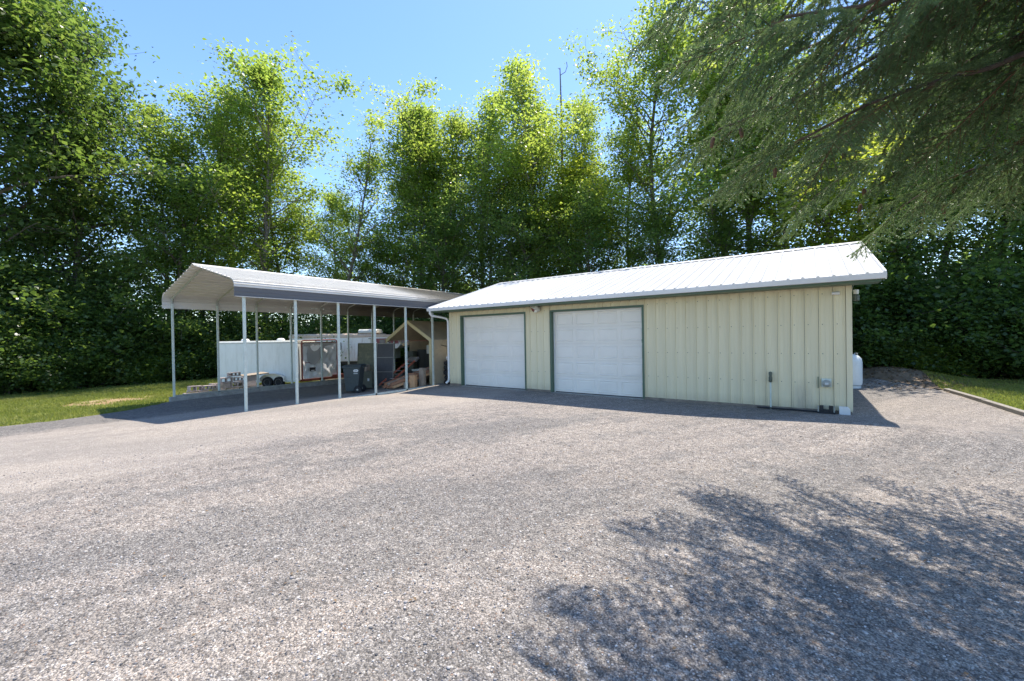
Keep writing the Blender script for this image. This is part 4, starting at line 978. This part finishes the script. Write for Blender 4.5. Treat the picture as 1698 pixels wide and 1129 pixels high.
tag(bg_.build('plastic_bag', M['bag'], loc=(-11.12, 11.5, .87)), 'crumpled white plastic bag on top of the tyre stack', 'bag')

# ================================================================== TREES
protos = {}
def proto(key, *a, **k):
    protos[key] = tree_meshes(key, *a, **k)
spiky = lambda q: (.62+.38*math.sin(min(1, q*1.5)*PI*.5))*(1-q**2.4)+.12
proto('alder_a', 21, 18, .24, 4.2, 44, 21000, .17, M['leaf'], M['bark'], sig=.36)
proto('alder_b', 22, 18, .20, 4.0, 48, 22000, .17, M['leaf'], M['bark'], sig=.36, prof=spiky)
proto('alder_c', 23, 17, .28, 4.4, 42, 19000, .17, M['leaf'], M['barkpale'], up=1.2, sig=.36)
proto('cotton', 24, 19, .16, 4.2, 56, 23000, .16, M['leaf'], M['barkpale'], up=1.3, prof=spiky, sig=.38)
proto('tall_alder', 25, 21, .28, 4.8, 46, 21000, .16, M['leaf'], M['bark'], trunk_r=.22, up=1.15, sig=.32)
proto('maple', 26, 20, .05, 5.2, 80, 48000, .23, M['leafmaple'], M['bark'], trunk_r=.34, sig=.46, prof=lambda t: (.75+.25*math.sin(min(1, t*1.6)*PI*.5))*(1-t**4)+.06)
proto('sparse', 27, 14, .32, 3.6, 28, 7000, .15, M['leaf'], M['bark'], trunk_r=.17, up=1.25, sig=.26, bare=.3)
proto('yellow', 28, 11, .16, 3.2, 40, 18000, .16, M['leafyellow'], M['bark'], trunk_r=.12, sig=.36)
proto('dark_tree', 29, 13, .16, 3.7, 44, 15000, .18, M['leafdark'], M['bark'], trunk_r=.2, sig=.42)
def plant_tree(key, x, y, H, rz, label, nm='alder_tree', w_=1., lean=(0, 0), grp='trees along the edge of the wood', cat='tree'):
    base = {'alder_a': 18, 'alder_b': 18, 'alder_c': 17, 'cotton': 19, 'tall_alder': 21, 'maple': 20, 'sparse': 14, 'yellow': 11, 'dark_tree': 13}[key]
    t = thing(nm, label, cat, (x, y, G(x, y)-.05), R(rz), grp); s = H/base; t.scale = (s*w_, s*w_, s)
    t.rotation_euler = (R(lean[0]), R(lean[1]), R(rz))
    link('trunk', protos[key][0], t); link('crown', protos[key][1], t)
    return t
T = [
 ('maple', -30.0, 1.0, 21, 10, 'broad dark maple at the left edge, its crown leaving the top of the frame', 'maple_tree', 1.0),
 ('maple', -29.6, 3.8, 19.5, 130, 'dense leafy maple right of the leftmost maple, beside the open sky', 'maple_tree', .66),
 ('dark_tree', -27.4, 7.2, 11, 40, 'low dark tree filling the gap below and right of the two big maples', 'maple_tree', 1.0),
 ('alder_a', -30.0, 8.0, 15.2, 0, 'yellow green alder just right of the maples above the carport front', 'alder_tree', 1.0),
 ('alder_b', -29.4, 8.9, 17.3, 80, 'tall alder with a twin top left of the blue gap over the carport', 'alder_tree', 1.0),
 ('alder_c', -27.0, 11.6, 18.0, 200, 'tallest alder over the carport, its top standing free against the sky', 'alder_tree', 1.12),
 ('alder_a', -27.0, 13.0, 16.6, 250, 'rounded alder right of the tallest one over the carport', 'alder_tree', 1.0),
 ('alder_c', -27.2, 16.6, 12.5, 20, 'low pale alder behind the leaning bare alder', 'alder_tree', 1.0),
 ('sparse', -24.2, 14.0, 14.6, 30, 'thin half bare leaning alder with long bare limbs in the sky gap', 'alder_tree', 1.0),
 ('alder_b', -23.2, 19.4, 18.6, 150, 'bushy alder right of the bare leaning alder', 'alder_tree', .85),
 ('cotton', -22.6, 20.3, 19.0, 60, 'narrow alder behind the middle of the carport roof', 'alder_tree', 1.15),
 ('alder_c', -21.0, 21.8, 18.2, 310, 'leafy alder over the far end of the carport', 'alder_tree', .9),
 ('cotton', -19.2, 23.6, 20.2, 20, 'tall pale cottonwood with a pointed top over the garage left end', 'cottonwood_tree', 1.3),
 ('cotton', -15.4, 23.8, 20.2, 190, 'tall pale cottonwood right of the pointed one, over the left door', 'cottonwood_tree', 1.25),
 ('alder_a', -17.4, 25.6, 19.0, 75, 'broad alder filling the wall of leaves between the two cottonwoods', 'alder_tree', 1.0),
 ('alder_c', -23.6, 22.2, 19.0, 130, 'broad alder standing behind the others over the carport far end', 'alder_tree', 1.1),
 ('alder_b', -13.9, 25.8, 19.2, 100, 'alder with a bare dead leader sticking out above its crown', 'alder_tree', .85),
 ('yellow', -12.0, 24.8, 13.0, 0, 'low bright yellow green tree under the gap of sky over the roof', 'alder_tree', 1.1),
 ('alder_a', -9.4, 25.4, 15.6, 140, 'short alder between the sky gap and the airy tall alder', 'alder_tree', .9),
 ('tall_alder', -6.7, 25.8, 23.0, 15, 'airy tall alder with a straight grey trunk over the garage roof', 'alder_tree', 1.0),
 ('cotton', -4.4, 26.8, 19.5, 120, 'slim alder right of the airy tall one, its trunk partly bare', 'alder_tree', 1.2),
 ('alder_c', -2.4, 26.2, 20.5, 40, 'alder with side limbs behind the tips of the spruce boughs', 'alder_tree', 1.0),
 ('alder_b', -.2, 26.0, 18.5, 270, 'alder over the right end of the ridge, seen through the spruce', 'alder_tree', 1.0),
 ('yellow', .6, 23.6, 12.2, 70, 'bright yellow lit tree crown between the spruce boughs', 'alder_tree', 1.1),
 ('alder_a', 2.8, 27.0, 19.0, 60, 'alder behind the spruce, past the right end of the garage', 'alder_tree', 1.05),
 ('tall_alder', 4.6, 26.6, 19.0, 200, 'alder with a leaning bare trunk right of the propane tank', 'alder_tree', .9),
 ('alder_b', 6.2, 26.4, 19.0, 10, 'alder behind the lowest spruce boughs near the right edge', 'alder_tree', 1.1),
 ('maple', 8.6, 27.0, 18.0, 90, 'dark maple at the right edge behind the side lawn', 'maple_tree', .8),
 ('alder_c', -32.5, 12.0, 17, 15, 'alder deep in the wood behind the left group, seen between crowns', 'alder_tree', 1.1),
 ('dark_tree', -19.8, 19.2, 11.0, 15, 'dark rounded tree low behind the carport roof, in shade', 'maple_tree', .95),
 ('dark_tree', -17.0, 20.6, 12.0, 115, 'dark rounded tree low behind the left end of the garage roof', 'maple_tree', .95),
 ('dark_tree', -14.0, 22.3, 11.5, 215, 'dark rounded tree low over the middle of the garage roof', 'maple_tree', 1.0),
 ('dark_tree', -10.6, 23.2, 10.5, 300, 'dark leafy tree low over the garage roof under the sky gap', 'maple_tree', 1.0),
 ('dark_tree', -7.6, 23.6, 9.5, 50, 'dark leafy tree low left of the tall trunk over the roof', 'maple_tree', 1.0),
 ('dark_tree', -3.4, 24.0, 8.8, 140, 'dark leafy tree low right of the tall trunk over the roof', 'maple_tree', 1.0),
 ('dark_tree', 3.6, 23.6, 9.0, 250, 'dark leafy tree behind the undergrowth right of the tank', 'maple_tree', 1.0),
 ('dark_tree', 7.6, 23.6, 10.0, 330, 'dark leafy tree behind the side lawn at the right edge', 'maple_tree', 1.0),
 ('dark_tree', -23.3, 16.2, 9.0, 75, 'dark leafy tree low behind the old camper', 'maple_tree', .95),
]
for k, x, y, H, rz, lab, nm, w_ in T:
    plant_tree(k, x, y, H, rz, lab, nm, w_, lean=(0, 9) if k == 'sparse' else (0, 0))
# the dead leader and dead top over the garage
dm = MB(); dm.tube([(.1, 0, -7), (0, .1, -3), (.05, 0, 2.5), (0, 0, 5.2)], [.13, .10, .055, .03], 6); dm.tube([(0, 0, 4.7), (.35, .1, 4.85), (.55, 0, 5.1), (.5, 0, 5.4)], .022, 5); dm.tube([(0, 0, 5.1), (-.15, 0, 5.25)], .018, 4)
tag(dm.build('dead_snag', M['bark'], smooth=True, loc=(-13.4, 24.6, 14.6)), 'bare dead stem with a hooked tip standing above the alder crowns', 'dead tree')
dm = MB(); dm.tube([(-.9, -.3, -5), (-.6, -.2, -2), (0, 0, 0), (.8, .2, 1.5), (1.5, .3, 2.6)], [.11, .08, .06, .045, .022], 6)
dm.tube([(.8, .2, 1.5), (.3, .2, 2.5), (.25, .2, 3.0)], [.03, .02, .01], 5).tube([(1.1, .25, 2.0), (1.0, .2, 3.0), (.8, .2, 3.8)], [.03, .02, .01], 5).tube([(1.0, .2, 1.8), (1.9, .2, 2.1), (2.5, .2, 2.9)], [.025, .015, .008], 4)
tag(dm.build('dead_snag', M['bark'], smooth=True, loc=(-13.2, 25.3, 12.4)), 'forked dead branch reaching into the sky gap right of the hooked stem', 'dead tree')

# shrubs of the understory
sproto = [shrub_meshes('shrub_a', 41, 3.4, 1.9, 15000, .13, M['leafmaple']), shrub_meshes('shrub_b', 42, 4.2, 2.0, 17000, .125, M['leafmaple']), shrub_meshes('shrub_c', 43, 2.4, 1.5, 12000, .12, M['leaf'])]
line = [(-27.5, -7), (-27.0, -3.5), (-26.6, -.9), (-26.3, 1.4), (-26.1, 3.6), (-26.0, 5.8), (-25.9, 8.0), (-25.6, 10.2), (-24.9, 12.2), (-23.6, 13.9), (-22.4, 15.4), (-21.0, 17.0), (-19.4, 18.5), (-17.6, 19.9), (-15.6, 21.0), (-13.4, 21.6), (-11.1, 22.0), (-8.8, 22.3), (-6.5, 22.4), (-4.2, 22.4), (-2.0, 22.2), (.1, 22.0), (1.7, 21.2), (3.4, 21.3), (5.0, 21.9), (6.6, 22.2), (8.3, 22.0), (10.2, 21.6), (12.4, 21.0)]
where = ['far left, outside the lawn corner', 'left end of the lawn', 'behind the left end of the lawn', 'behind the bare patch in the lawn', 'behind the lawn, left of the first carport post', 'behind the first far post of the carport', 'left of the cargo trailer', 'behind the front of the cargo trailer', 'behind the middle of the cargo trailer', 'behind the rear of the cargo trailer', 'behind the crumpled sheet', 'behind the left end of the old camper', 'behind the roof unit of the camper', 'behind the camper front cap', 'behind the canvas shelter', 'behind the gap by the downspout', 'hidden behind the left door end of the garage', 'behind the garage near the left door', 'behind the garage near the flood light', 'behind the garage near the right door', 'behind the garage past the right door', 'behind the garage near the hydrant', 'directly behind the propane tank', 'right of the propane tank over the dirt bank', 'at the right end of the dirt bank', 'behind the far end of the timber edging', 'behind the side lawn', 'at the right edge behind the side lawn', 'beyond the right edge of the side lawn']
rsx = random.Random(9)
for i, (x, y) in enumerate(line):
    for lay in (0, 1):
        k = (i+lay) % 2 if lay else (2 if i % 3 == 2 else i % 2)
        k = [0, 1, 2][k]; sc = rsx.uniform(.85, 1.15)*(1.25 if lay else .9)
        nx_, ny_ = (-1, .15) if i < 9 else ((-.6, .8) if i < 14 else (0, 1))
        xx, yy = x+nx_*1.5*lay+rsx.uniform(-.3, .3), y+ny_*1.5*lay+rsx.uniform(-.3, .3)
        t = thing('shrub', ('taller back shrub ' if lay else 'leafy green shrub ')+where[i], 'shrub', (xx, yy, G(xx, yy)-.05), R(rsx.uniform(0, 360)), 'shrubs of the dark understory')
        t.scale = (sc, sc, sc); link('stems', sproto[k][0], t); link('foliage', sproto[k][1], t)
# undergrowth: one mass of leaves along the wood's edge, and the wood behind it
rs = np.random.RandomState(77)
P = np.array(line, float); seg = np.linalg.norm(P[1:]-P[:-1], axis=1); cum = np.concatenate([[0], np.cumsum(seg)])
def along(n, back0, back1, z0, z1, cl, zpow=1.3):
    nc = n//cl; s = rs.uniform(0, cum[-1], nc); i = np.clip(np.searchsorted(cum, s)-1, 0, len(seg)-1); f = ((s-cum[i])/seg[i])[:, None]
    q = P[i]+(P[i+1]-P[i])*f; d = (P[i+1]-P[i])/seg[i][:, None]; nrm = np.stack([-d[:, 1], d[:, 0]], 1)
    q = q+nrm*rs.uniform(back0, back1, nc)[:, None]; z = z0+(z1-z0)*rs.uniform(0, 1, nc)**zpow
    c = np.column_stack([q, z]); C = np.repeat(c, cl, 0)+rs.normal(0, 1, (nc*cl, 3))*np.array([.42, .42, .22]); C[:, 2] = np.maximum(C[:, 2], .03); return C
o = link('undergrowth', leaf_mesh('undergrowth', along(110000, .2, 4.5, .0, 4.6, 22), .13, rs, M['leafmaple'], upb=.4, wid=.85)); tag(o, 'dark leafy undergrowth filling the edge of the wood', 'undergrowth', kind='stuff')
o = link('distant_wood', leaf_mesh('distant_wood', along(42000, 9, 22, .0, 7, 30, 1.5), .42, rs, M['leafdark'], upb=.5, wid=.8)); tag(o, 'deep leafy wood behind the first row of trees', 'wood', kind='stuff')

x_ = rs.uniform(.8, 9.5, 5000); y_ = rs.uniform(15.5, 21.8, 5000); kk = (y_ > 17.2-.9*np.maximum(0, x_-3.5)*-.8+rs.normal(0, .9, 5000)) 
x_, y_ = x_[kk], y_[kk]
o = link('leaf_litter', leaf_mesh('leaf_litter', np.stack([x_, y_, gz(x_, y_)+.012], 1), .075, rs, M['litter'], upb=1.6, wid=.7)); tag(o, 'brown dead leaves lying on the dirt bank and under the bushes at the right', 'leaf litter', kind='stuff')
for i in range(4):
    a0 = (1.5+i*.62, 17.9+.5*math.sin(i*2.1)); pts = [(a0[0]+k*.14*math.cos(i*1.7), a0[1]+k*.14*math.sin(i*1.7), G(*a0)+.02+.05*math.sin(k*1.1+i)) for k in range(6)]
    tag(MB().tube(pts, [.014*(1-.12*k) for k in range(6)], 5).build('fallen_stick', M['bark'], smooth=True), 'grey fallen stick on the dirt bank, '+['nearest the propane tank', 'second from the propane tank', 'third from the propane tank', 'nearest the side lawn'][i], 'stick', 'sticks on the dirt bank')

# ------------------------------------------------------------------ grass blades on the two lawns
def blades(name, n, xa, xb, ya, yb, inside, label, hh=.06):
    x = rs.uniform(xa, xb, n); y = rs.uniform(ya, yb, n); k = inside(x, y); x = x[k]; y = y[k]; n = len(x); z = gz(x, y)-.014
    a = rs.uniform(0, 6.28, n); h = hh*rs.uniform(.5, 1.4, n); w_ = .012*rs.uniform(.7, 1.5, n); lx = rs.normal(0, .4, n)*h; ly = rs.normal(0, .4, n)*h
    V = np.zeros((n, 3, 3)); V[:, 0] = np.stack([x-np.cos(a)*w_, y-np.sin(a)*w_, z], 1); V[:, 1] = np.stack([x+np.cos(a)*w_, y+np.sin(a)*w_, z], 1); V[:, 2] = np.stack([x+lx, y+ly, z+h], 1)
    o = link(name, quads(name, V, rs, M['grass'])); tag(o, label, 'grass', kind='stuff')
xlv = np.vectorize(xl)
def in_left(x, y):
    bare = (((x+18.9)/.8)**2+((y-3.2)/1.05)**2 < .9+.6*np.sin(x*5+np.sin(y*4)*2)+rs.normal(0, .45, len(x)))
    thin = rs.rand(len(x)) < np.clip(((xlv(y)-x)-.02)*6, 0, 1)
    return (x < xlv(y)+rs.normal(0, .07, len(x))) & ~bare & thin & (rs.rand(len(x)) < .45+.55*np.sin(x*1.7+np.cos(y*2.1)*2)**2)
blades('grass', 170000, -25.2, -14.5, -3, 10, in_left, 'short sunlit mown grass left of the gravel')
blades('grass', 60000, 3.1, 9, 11.5, 20.8, lambda x, y: x > np.vectorize(xr)(y)+.08, 'shaded mown grass right of the timber edging')

# ------------------------------------------------------------------ loose gravel close to the camera, geometry nodes on a patch of the lot
mt, tt, bb_ = newmat('loose_stone'); bb_.inputs['Roughness'].default_value = .85
at = tt.nodes.new('ShaderNodeAttribute'); at.attribute_name = 'rnd'
rmp = ramp(tt, [(0, (.07, .07, .075)), (.3, (.20, .19, .185)), (.6, (.36, .33, .315)), (.9, (.55, .51, .48)), (.97, (.72, .70, .68)), (1, (.30, .16, .09))]); tt.links.new(at.outputs['Fac'], rmp.inputs[0]); tt.links.new(rmp.outputs[0], bb_.inputs['Base Color'])
ps = []
for sd in range(3):
    bm = bmesh.new(); bmesh.ops.create_icosphere(bm, subdivisions=1, radius=1); r = random.Random(sd)
    co = []
    for v in bm.verts: co.append((v.co.x*(1+r.uniform(-.25, .25)), v.co.y*(.8+r.uniform(-.25, .2)), v.co.z*(.5+r.uniform(-.15, .12))))
    ps.append((np.array(co), np.array([[v.index for v in f.verts] for f in bm.faces]))); bm.free()
N = 22000
# density falls with distance from the camera
rr_ = 1.1+7.5*rs.uniform(0, 1, N)**.85; aa = YAW+R(1)+rs.uniform(-R(54), R(54), N); px_ = np.sin(aa)*rr_; py_ = np.cos(aa)*rr_
keep = (px_ > -13) & (py_ < 10.0); px_ = px_[keep]; py_ = py_[keep]; N = len(px_)
Vs, Fs, Rn, off = [], [], [], 0
grp = rs.randint(0, 3, N)
for g_ in range(3):
    idx = np.where(grp == g_)[0]; co, fa = ps[g_]; n = len(idx); s = (.0062*np.exp(rs.normal(0, .30, n)))[:, None, None]; a = rs.uniform(0, 6.28, n)
    c, s_ = np.cos(a)[:, None], np.sin(a)[:, None]
    X = co[None, :, 0]*c-co[None, :, 1]*s_; Y = co[None, :, 0]*s_+co[None, :, 1]*c; Z = np.repeat(co[None, :, 2], n, 0)+.25
    V = np.stack([X, Y, Z], -1)*s; V[..., 0] += px_[idx][:, None]; V[..., 1] += py_[idx][:, None]; V[..., 2] += gz(px_[idx], py_[idx])[:, None]
    Vs.append(V.reshape(-1, 3)); Fs.append((fa[None]+(np.arange(n)*len(co))[:, None, None]+off).reshape(-1, 3)); off += n*len(co); Rn.append(np.repeat(rs.uniform(0, 1, n), len(fa)))
V = np.concatenate(Vs); Fc = np.concatenate(Fs); nF = len(Fc)
me = bpy.data.meshes.new('loose_gravel'); me.vertices.add(len(V)); me.vertices.foreach_set('co', V.reshape(-1).astype(np.float32)); me.loops.add(nF*3); me.loops.foreach_set('vertex_index', Fc.reshape(-1).astype(np.int32))
me.polygons.add(nF); me.polygons.foreach_set('loop_start', np.arange(0, nF*3, 3, dtype=np.int32)); me.update(calc_edges=True)
at_ = me.attributes.new('rnd', 'FLOAT', 'FACE'); at_.data.foreach_set('value', np.concatenate(Rn).astype(np.float32)); me.materials.append(mt)
tag(link('loose_gravel', me), 'loose crushed stones scattered over the gravel lot', 'gravel', kind='stuff')

# ================================================================== SPRUCE at the right, over the camera's shoulder
def needles(A, B, n_per_m, ln, rs, fwd=.55, wid=.0022, idx=False):
    """bottlebrush of needles round twig segments A->B"""
    Ls = np.linalg.norm(B-A, axis=1); n = np.maximum(3, (Ls*n_per_m).astype(int)); ii = np.repeat(np.arange(len(A)), n); u = rs.uniform(0, 1, len(ii))[:, None]
    p = A[ii]+(B-A)[ii]*u; d = (B-A)[ii]/Ls[ii][:, None]; r = rs.normal(0, 1, (len(ii), 3)); r[:, 2] += .25; r -= d*(r*d).sum(1)[:, None]; r /= np.linalg.norm(r, axis=1)[:, None]
    dr = r*(1-fwd*.4)+d*fwd; dr /= np.linalg.norm(dr, axis=1)[:, None]; s = np.cross(dr, rs.normal(0, 1, (len(ii), 3))); s /= np.linalg.norm(s, axis=1)[:, None]
    l = (ln*rs.uniform(.7, 1.2, len(ii)))[:, None]; w_ = wid
    V = np.stack([p-s*w_, p+s*w_, p+dr*l], 1); return (V, ii) if idx else V
def bough(seed):
    """a flat spray 1 m long growing along +x: axis, side shoots, twigs, needles"""
    rs = np.random.RandomState(seed); wood = MB(); A, B = [], []
    ax = np.array([(t, .03*math.sin(3*t+seed), -.16*t*t+.10*t**3) for t in np.linspace(0, 1, 9)])
    wood.tube(ax, [.009*(1-.8*k/8) for k in range(9)], 5, cap=False)
    for k in range(8): A.append(ax[k]); B.append(ax[k+1])
    def pt(t): f = min(t*8, 7.99); k = int(f); return ax[k]+(ax[k+1]-ax[k])*(f-k)
    for i in range(21):
        t = .06+.90*i/21+rs.uniform(-.01, .01); s = 1 if i % 2 else -1; L = (.46*(1-t)**.75+.08)*rs.uniform(.7, 1.15)
        an = R(rs.uniform(38, 58)); d = np.array([math.cos(an), s*math.sin(an), rs.uniform(-.35, .05)]); p = pt(t); pts = [p]
        for k in range(5): d = d+np.array([.05, 0, -.075])+rs.normal(0, .05, 3); d /= np.linalg.norm(d); pts.append(pts[-1]+d*L/5)
        pts = np.array(pts); wood.tube(pts, [.0042*(1-.6*k/5) for k in range(6)], 3, cap=False)
        for k in range(5): A.append(pts[k]); B.append(pts[k+1])
        nt_ = int(L/.075)
        for j in range(nt_):
            u = (j+.7)/nt_*4.8; k = int(u); q = pts[k]+(pts[k+1]-pts[k])*(u-k); dd = pts[min(k+1, 5)]-pts[k]; dd /= np.linalg.norm(dd); sd = np.cross(dd, [0, 0, 1]); sd /= np.linalg.norm(sd)
            ss = 1 if j % 2 else -1; l = .10*rs.uniform(.6, 1.3)*(1.15-.6*j/nt_); e = dd*.65+sd*ss*.75+np.array([0, 0, -.28]); e /= np.linalg.norm(e); A.append(q); B.append(q+e*l*1.15)
    A = np.array(A); B = np.array(B); V, ri = needles(A, B, 620, .024, rs, wid=.0024, idx=True); tipw = np.clip(np.hypot(B[:, 0]-.2, B[:, 1]*1.6)*.75, 0, 1); rn = np.clip(.15+.45*rs.uniform(0, 1, len(A))+.40*tipw, 0, 1)[ri]+rs.uniform(-.12, .12, len(ri))
    # wood and needles in one mesh, two materials
    wv = np.array([tuple(v) for v in wood.v]); nw = len(wv); wf = wood.f
    verts = np.concatenate([wv, V.reshape(-1, 3)]); me = bpy.data.meshes.new('bough'); nn = len(V)
    ls = np.concatenate([np.array([i for f in wf for i in f], dtype=np.int32), np.arange(nn*3, dtype=np.int32)+nw])
    st_ = np.concatenate([np.cumsum([0]+[len(f) for f in wf])[:-1], sum(len(f) for f in wf)+np.arange(0, nn*3, 3)]).astype(np.int32)
    me.vertices.add(len(verts)); me.vertices.foreach_set('co', verts.reshape(-1).astype(np.float32)); me.loops.add(len(ls)); me.loops.foreach_set('vertex_index', ls)
    me.polygons.add(len(st_)); me.polygons.foreach_set('loop_start', st_); me.polygons.foreach_set('material_index', np.concatenate([np.zeros(len(wf)), np.ones(nn)]).astype(np.int32)); me.update(calc_edges=True)
    at = me.attributes.new('rnd', 'FLOAT', 'FACE'); at.data.foreach_set('value', np.concatenate([np.zeros(len(wf)), np.clip(rn, 0, 1)]).astype(np.float32))
    me.materials.append(M['twig']); me.materials.append(M['needle'])
    lo = needles(A, B, 75, .030, rs, wid=.008)          # coarse version for boughs nobody sees close
    return me, lo
bp = [bough(s) for s in (1, 2, 3, 4)]
SX, SY = 3.15, 4.9
spz = thing('spruce_tree', 'big blue green spruce whose drooping boughs hang in from the right edge', 'spruce', (SX, SY, 0))
MB().tube([(0, 0, -.3), (.03, 0, 4), (0, .05, 9), (0, 0, 15), (0, 0, 19)], [.26, .22, .16, .09, .02], 12).build('trunk', M['barkspruce'], spz, smooth=True)
rq = random.Random(31); nb = 0; coarse = []
from mathutils import Euler
def add_limb(z, az, L, drop, fine=True):
    """a limb from the trunk at height z with boughs hung along both sides"""
    global nb
    pts = []; a = R(az)
    for k in range(9):
        t = k/8; pts.append(Vector((math.cos(a)*L*t, math.sin(a)*L*t, z+.12*L*t-(drop+.12*L)*t**1.35+(.10*L*max(0, t-.7)))))
    pts = [p+Vector((rq.uniform(-.08, .08), rq.uniform(-.08, .08), rq.uniform(-.06, .06)))*(i > 0) for i, p in enumerate(pts)]
    lb = MB().tube(pts, [.030*(1-.85*k/8)*min(1, L/3)+.005 for k in range(9)], 6).build('limb', M['barkspruce'], spz, smooth=True)
    n = max(5, int(L*(3.0 if z < 6 else 2.2 if z < 8 else 2.0)))
    for i in range(n+1):
        t = .16+.84*i/n; f = min(t*8, 7.99); k = int(f); p = pts[k].lerp(pts[k+1], f-k); d = (pts[k+1]-pts[k]).normalized()
        s = 1 if i % 2 else -1; spread = R(rq.uniform(22, 60))*s if i < n else 0
        yaw = math.atan2(d.y, d.x)+spread; pit = math.asin(d.z)-R(rq.uniform(-3, 22)); sc = rq.uniform(1.0, 1.4)*(1.12-.45*t)
        j = rq.randrange(4); roll = R(rq.uniform(-30, 30)); e = (roll, -pit, yaw)
        if fine and nb < 298:
            link('bough', bp[j][0], lb, loc=p, rot=e, scl=(sc, sc, sc)); nb += 1
        else:
            Mx = np.array(Euler(e).to_matrix())*sc; coarse.append(bp[j][1] @ Mx.T+np.array(p)[None, None])
# limbs of the tree: (height, azimuth, length, drop); the first ones are those in view
LIMBS = [
 (4.25, 161, 4.15, .85), (4.0, 148, 3.5, .85), (4.5, 172, 4.3, .8), (3.75, 133, 3.1, .8), (3.9, 118, 2.9, .8),
 (5.9, 168, 4.5, .75), (6.1, 183, 4.3, .9), (5.5, 155, 3.9, .8), (5.3, 140, 3.2, .7), (5.0, 124, 2.7, .7), (5.2, 196, 3.9, .8),
 (6.8, 176, 4.1, .7), (6.9, 144, 3.0, .6), (6.6, 128, 2.6, .6), (7.4, 190, 4.0, .8), (6.5, 205, 3.6, .8),
 (8.4, 170, 3.6, .7), (8.2, 150, 3.0, .6), (8.6, 195, 3.6, .7), (4.6, 188, 3.8, .9), (4.3, 205, 3.6, .9), (3.8, 190, 3.2, .8),
 (5.0, 220, 3.8, .8), (6.2, 232, 3.6, .8), (7.8, 215, 3.5, .7), (4.4, 245, 3.4, .8), (5.6, 262, 3.2, .8), (7.0, 250, 3.2, .7),
 (4.6, 100, 2.2, .6), (6.0, 95, 2.0, .5), (5.0, 60, 2.2, .6), (6.4, 30, 2.6, .6), (4.4, 0, 3.0, .8), (5.6, -30, 3.2, .8), (4.8, -65, 3.2, .8), (6.8, -90, 3.0, .7),
 (9.4, 165, 3.1, .6), (9.8, 210, 3.1, .6), (9.2, 130, 2.4, .5), (9.6, 260, 2.8, .6), (9.3, 320, 2.6, .5), (10.8, 180, 2.8, .6), (11.4, 230, 2.6, .5), (11.2, 120, 2.2, .5), (11.0, 0, 2.4, .5),
 (12.6, 160, 2.3, .5), (12.8, 250, 2.2, .5), (13.0, 60, 2.0, .4), (14.4, 200, 1.8, .4), (14.8, 90, 1.6, .3), (15.0, 320, 1.6, .3), (16.4, 150, 1.2, .3), (16.8, 270, 1.1, .2), (17.8, 30, .8, .2),
]
for z, az, L_, dr in LIMBS: add_limb(z+(.22 if z < 5 else .1), az, L_*(.93 if 160 < az < 190 else 1), dr*.92, True)
cm = quads('hidden_boughs', np.concatenate(coarse), rs, M['needle']); o = link('boughs', cm, spz); o['kind'] = 'stuff'
x_ = rs.uniform(-7, 3, 700); y_ = rs.uniform(.8, 9.5, 700)
o = link('fallen_leaves', leaf_mesh('fallen_leaves', np.stack([x_, y_, gz(x_, y_)+.012], 1), .026, rs, M['litter'], upb=1.2, wid=.6)); tag(o, 'few small dead leaves and scales blown over the gravel', 'leaf litter', kind='stuff')
cone = MB().lathe([(.0, -.13), (.016, -.12), (.024, -.06), (.020, -.02), (.006, 0), (.0, 0)], sides=8).mesh('cone', M['twig'], smooth=True)
for k in range(26):
    z, az, L_, dr = LIMBS[k % 18]; t_ = rq.uniform(.7, 1.0); a = R(az+rq.uniform(-6, 6))
    link('cone', cone, spz, loc=(math.cos(a)*L_*t_, math.sin(a)*L_*t_, z+.12*L_*t_-(dr+.12*L_)*t_**1.35+rq.uniform(.06, .16)), rot=(rq.uniform(-.2, .2), rq.uniform(-.2, .2), 0))
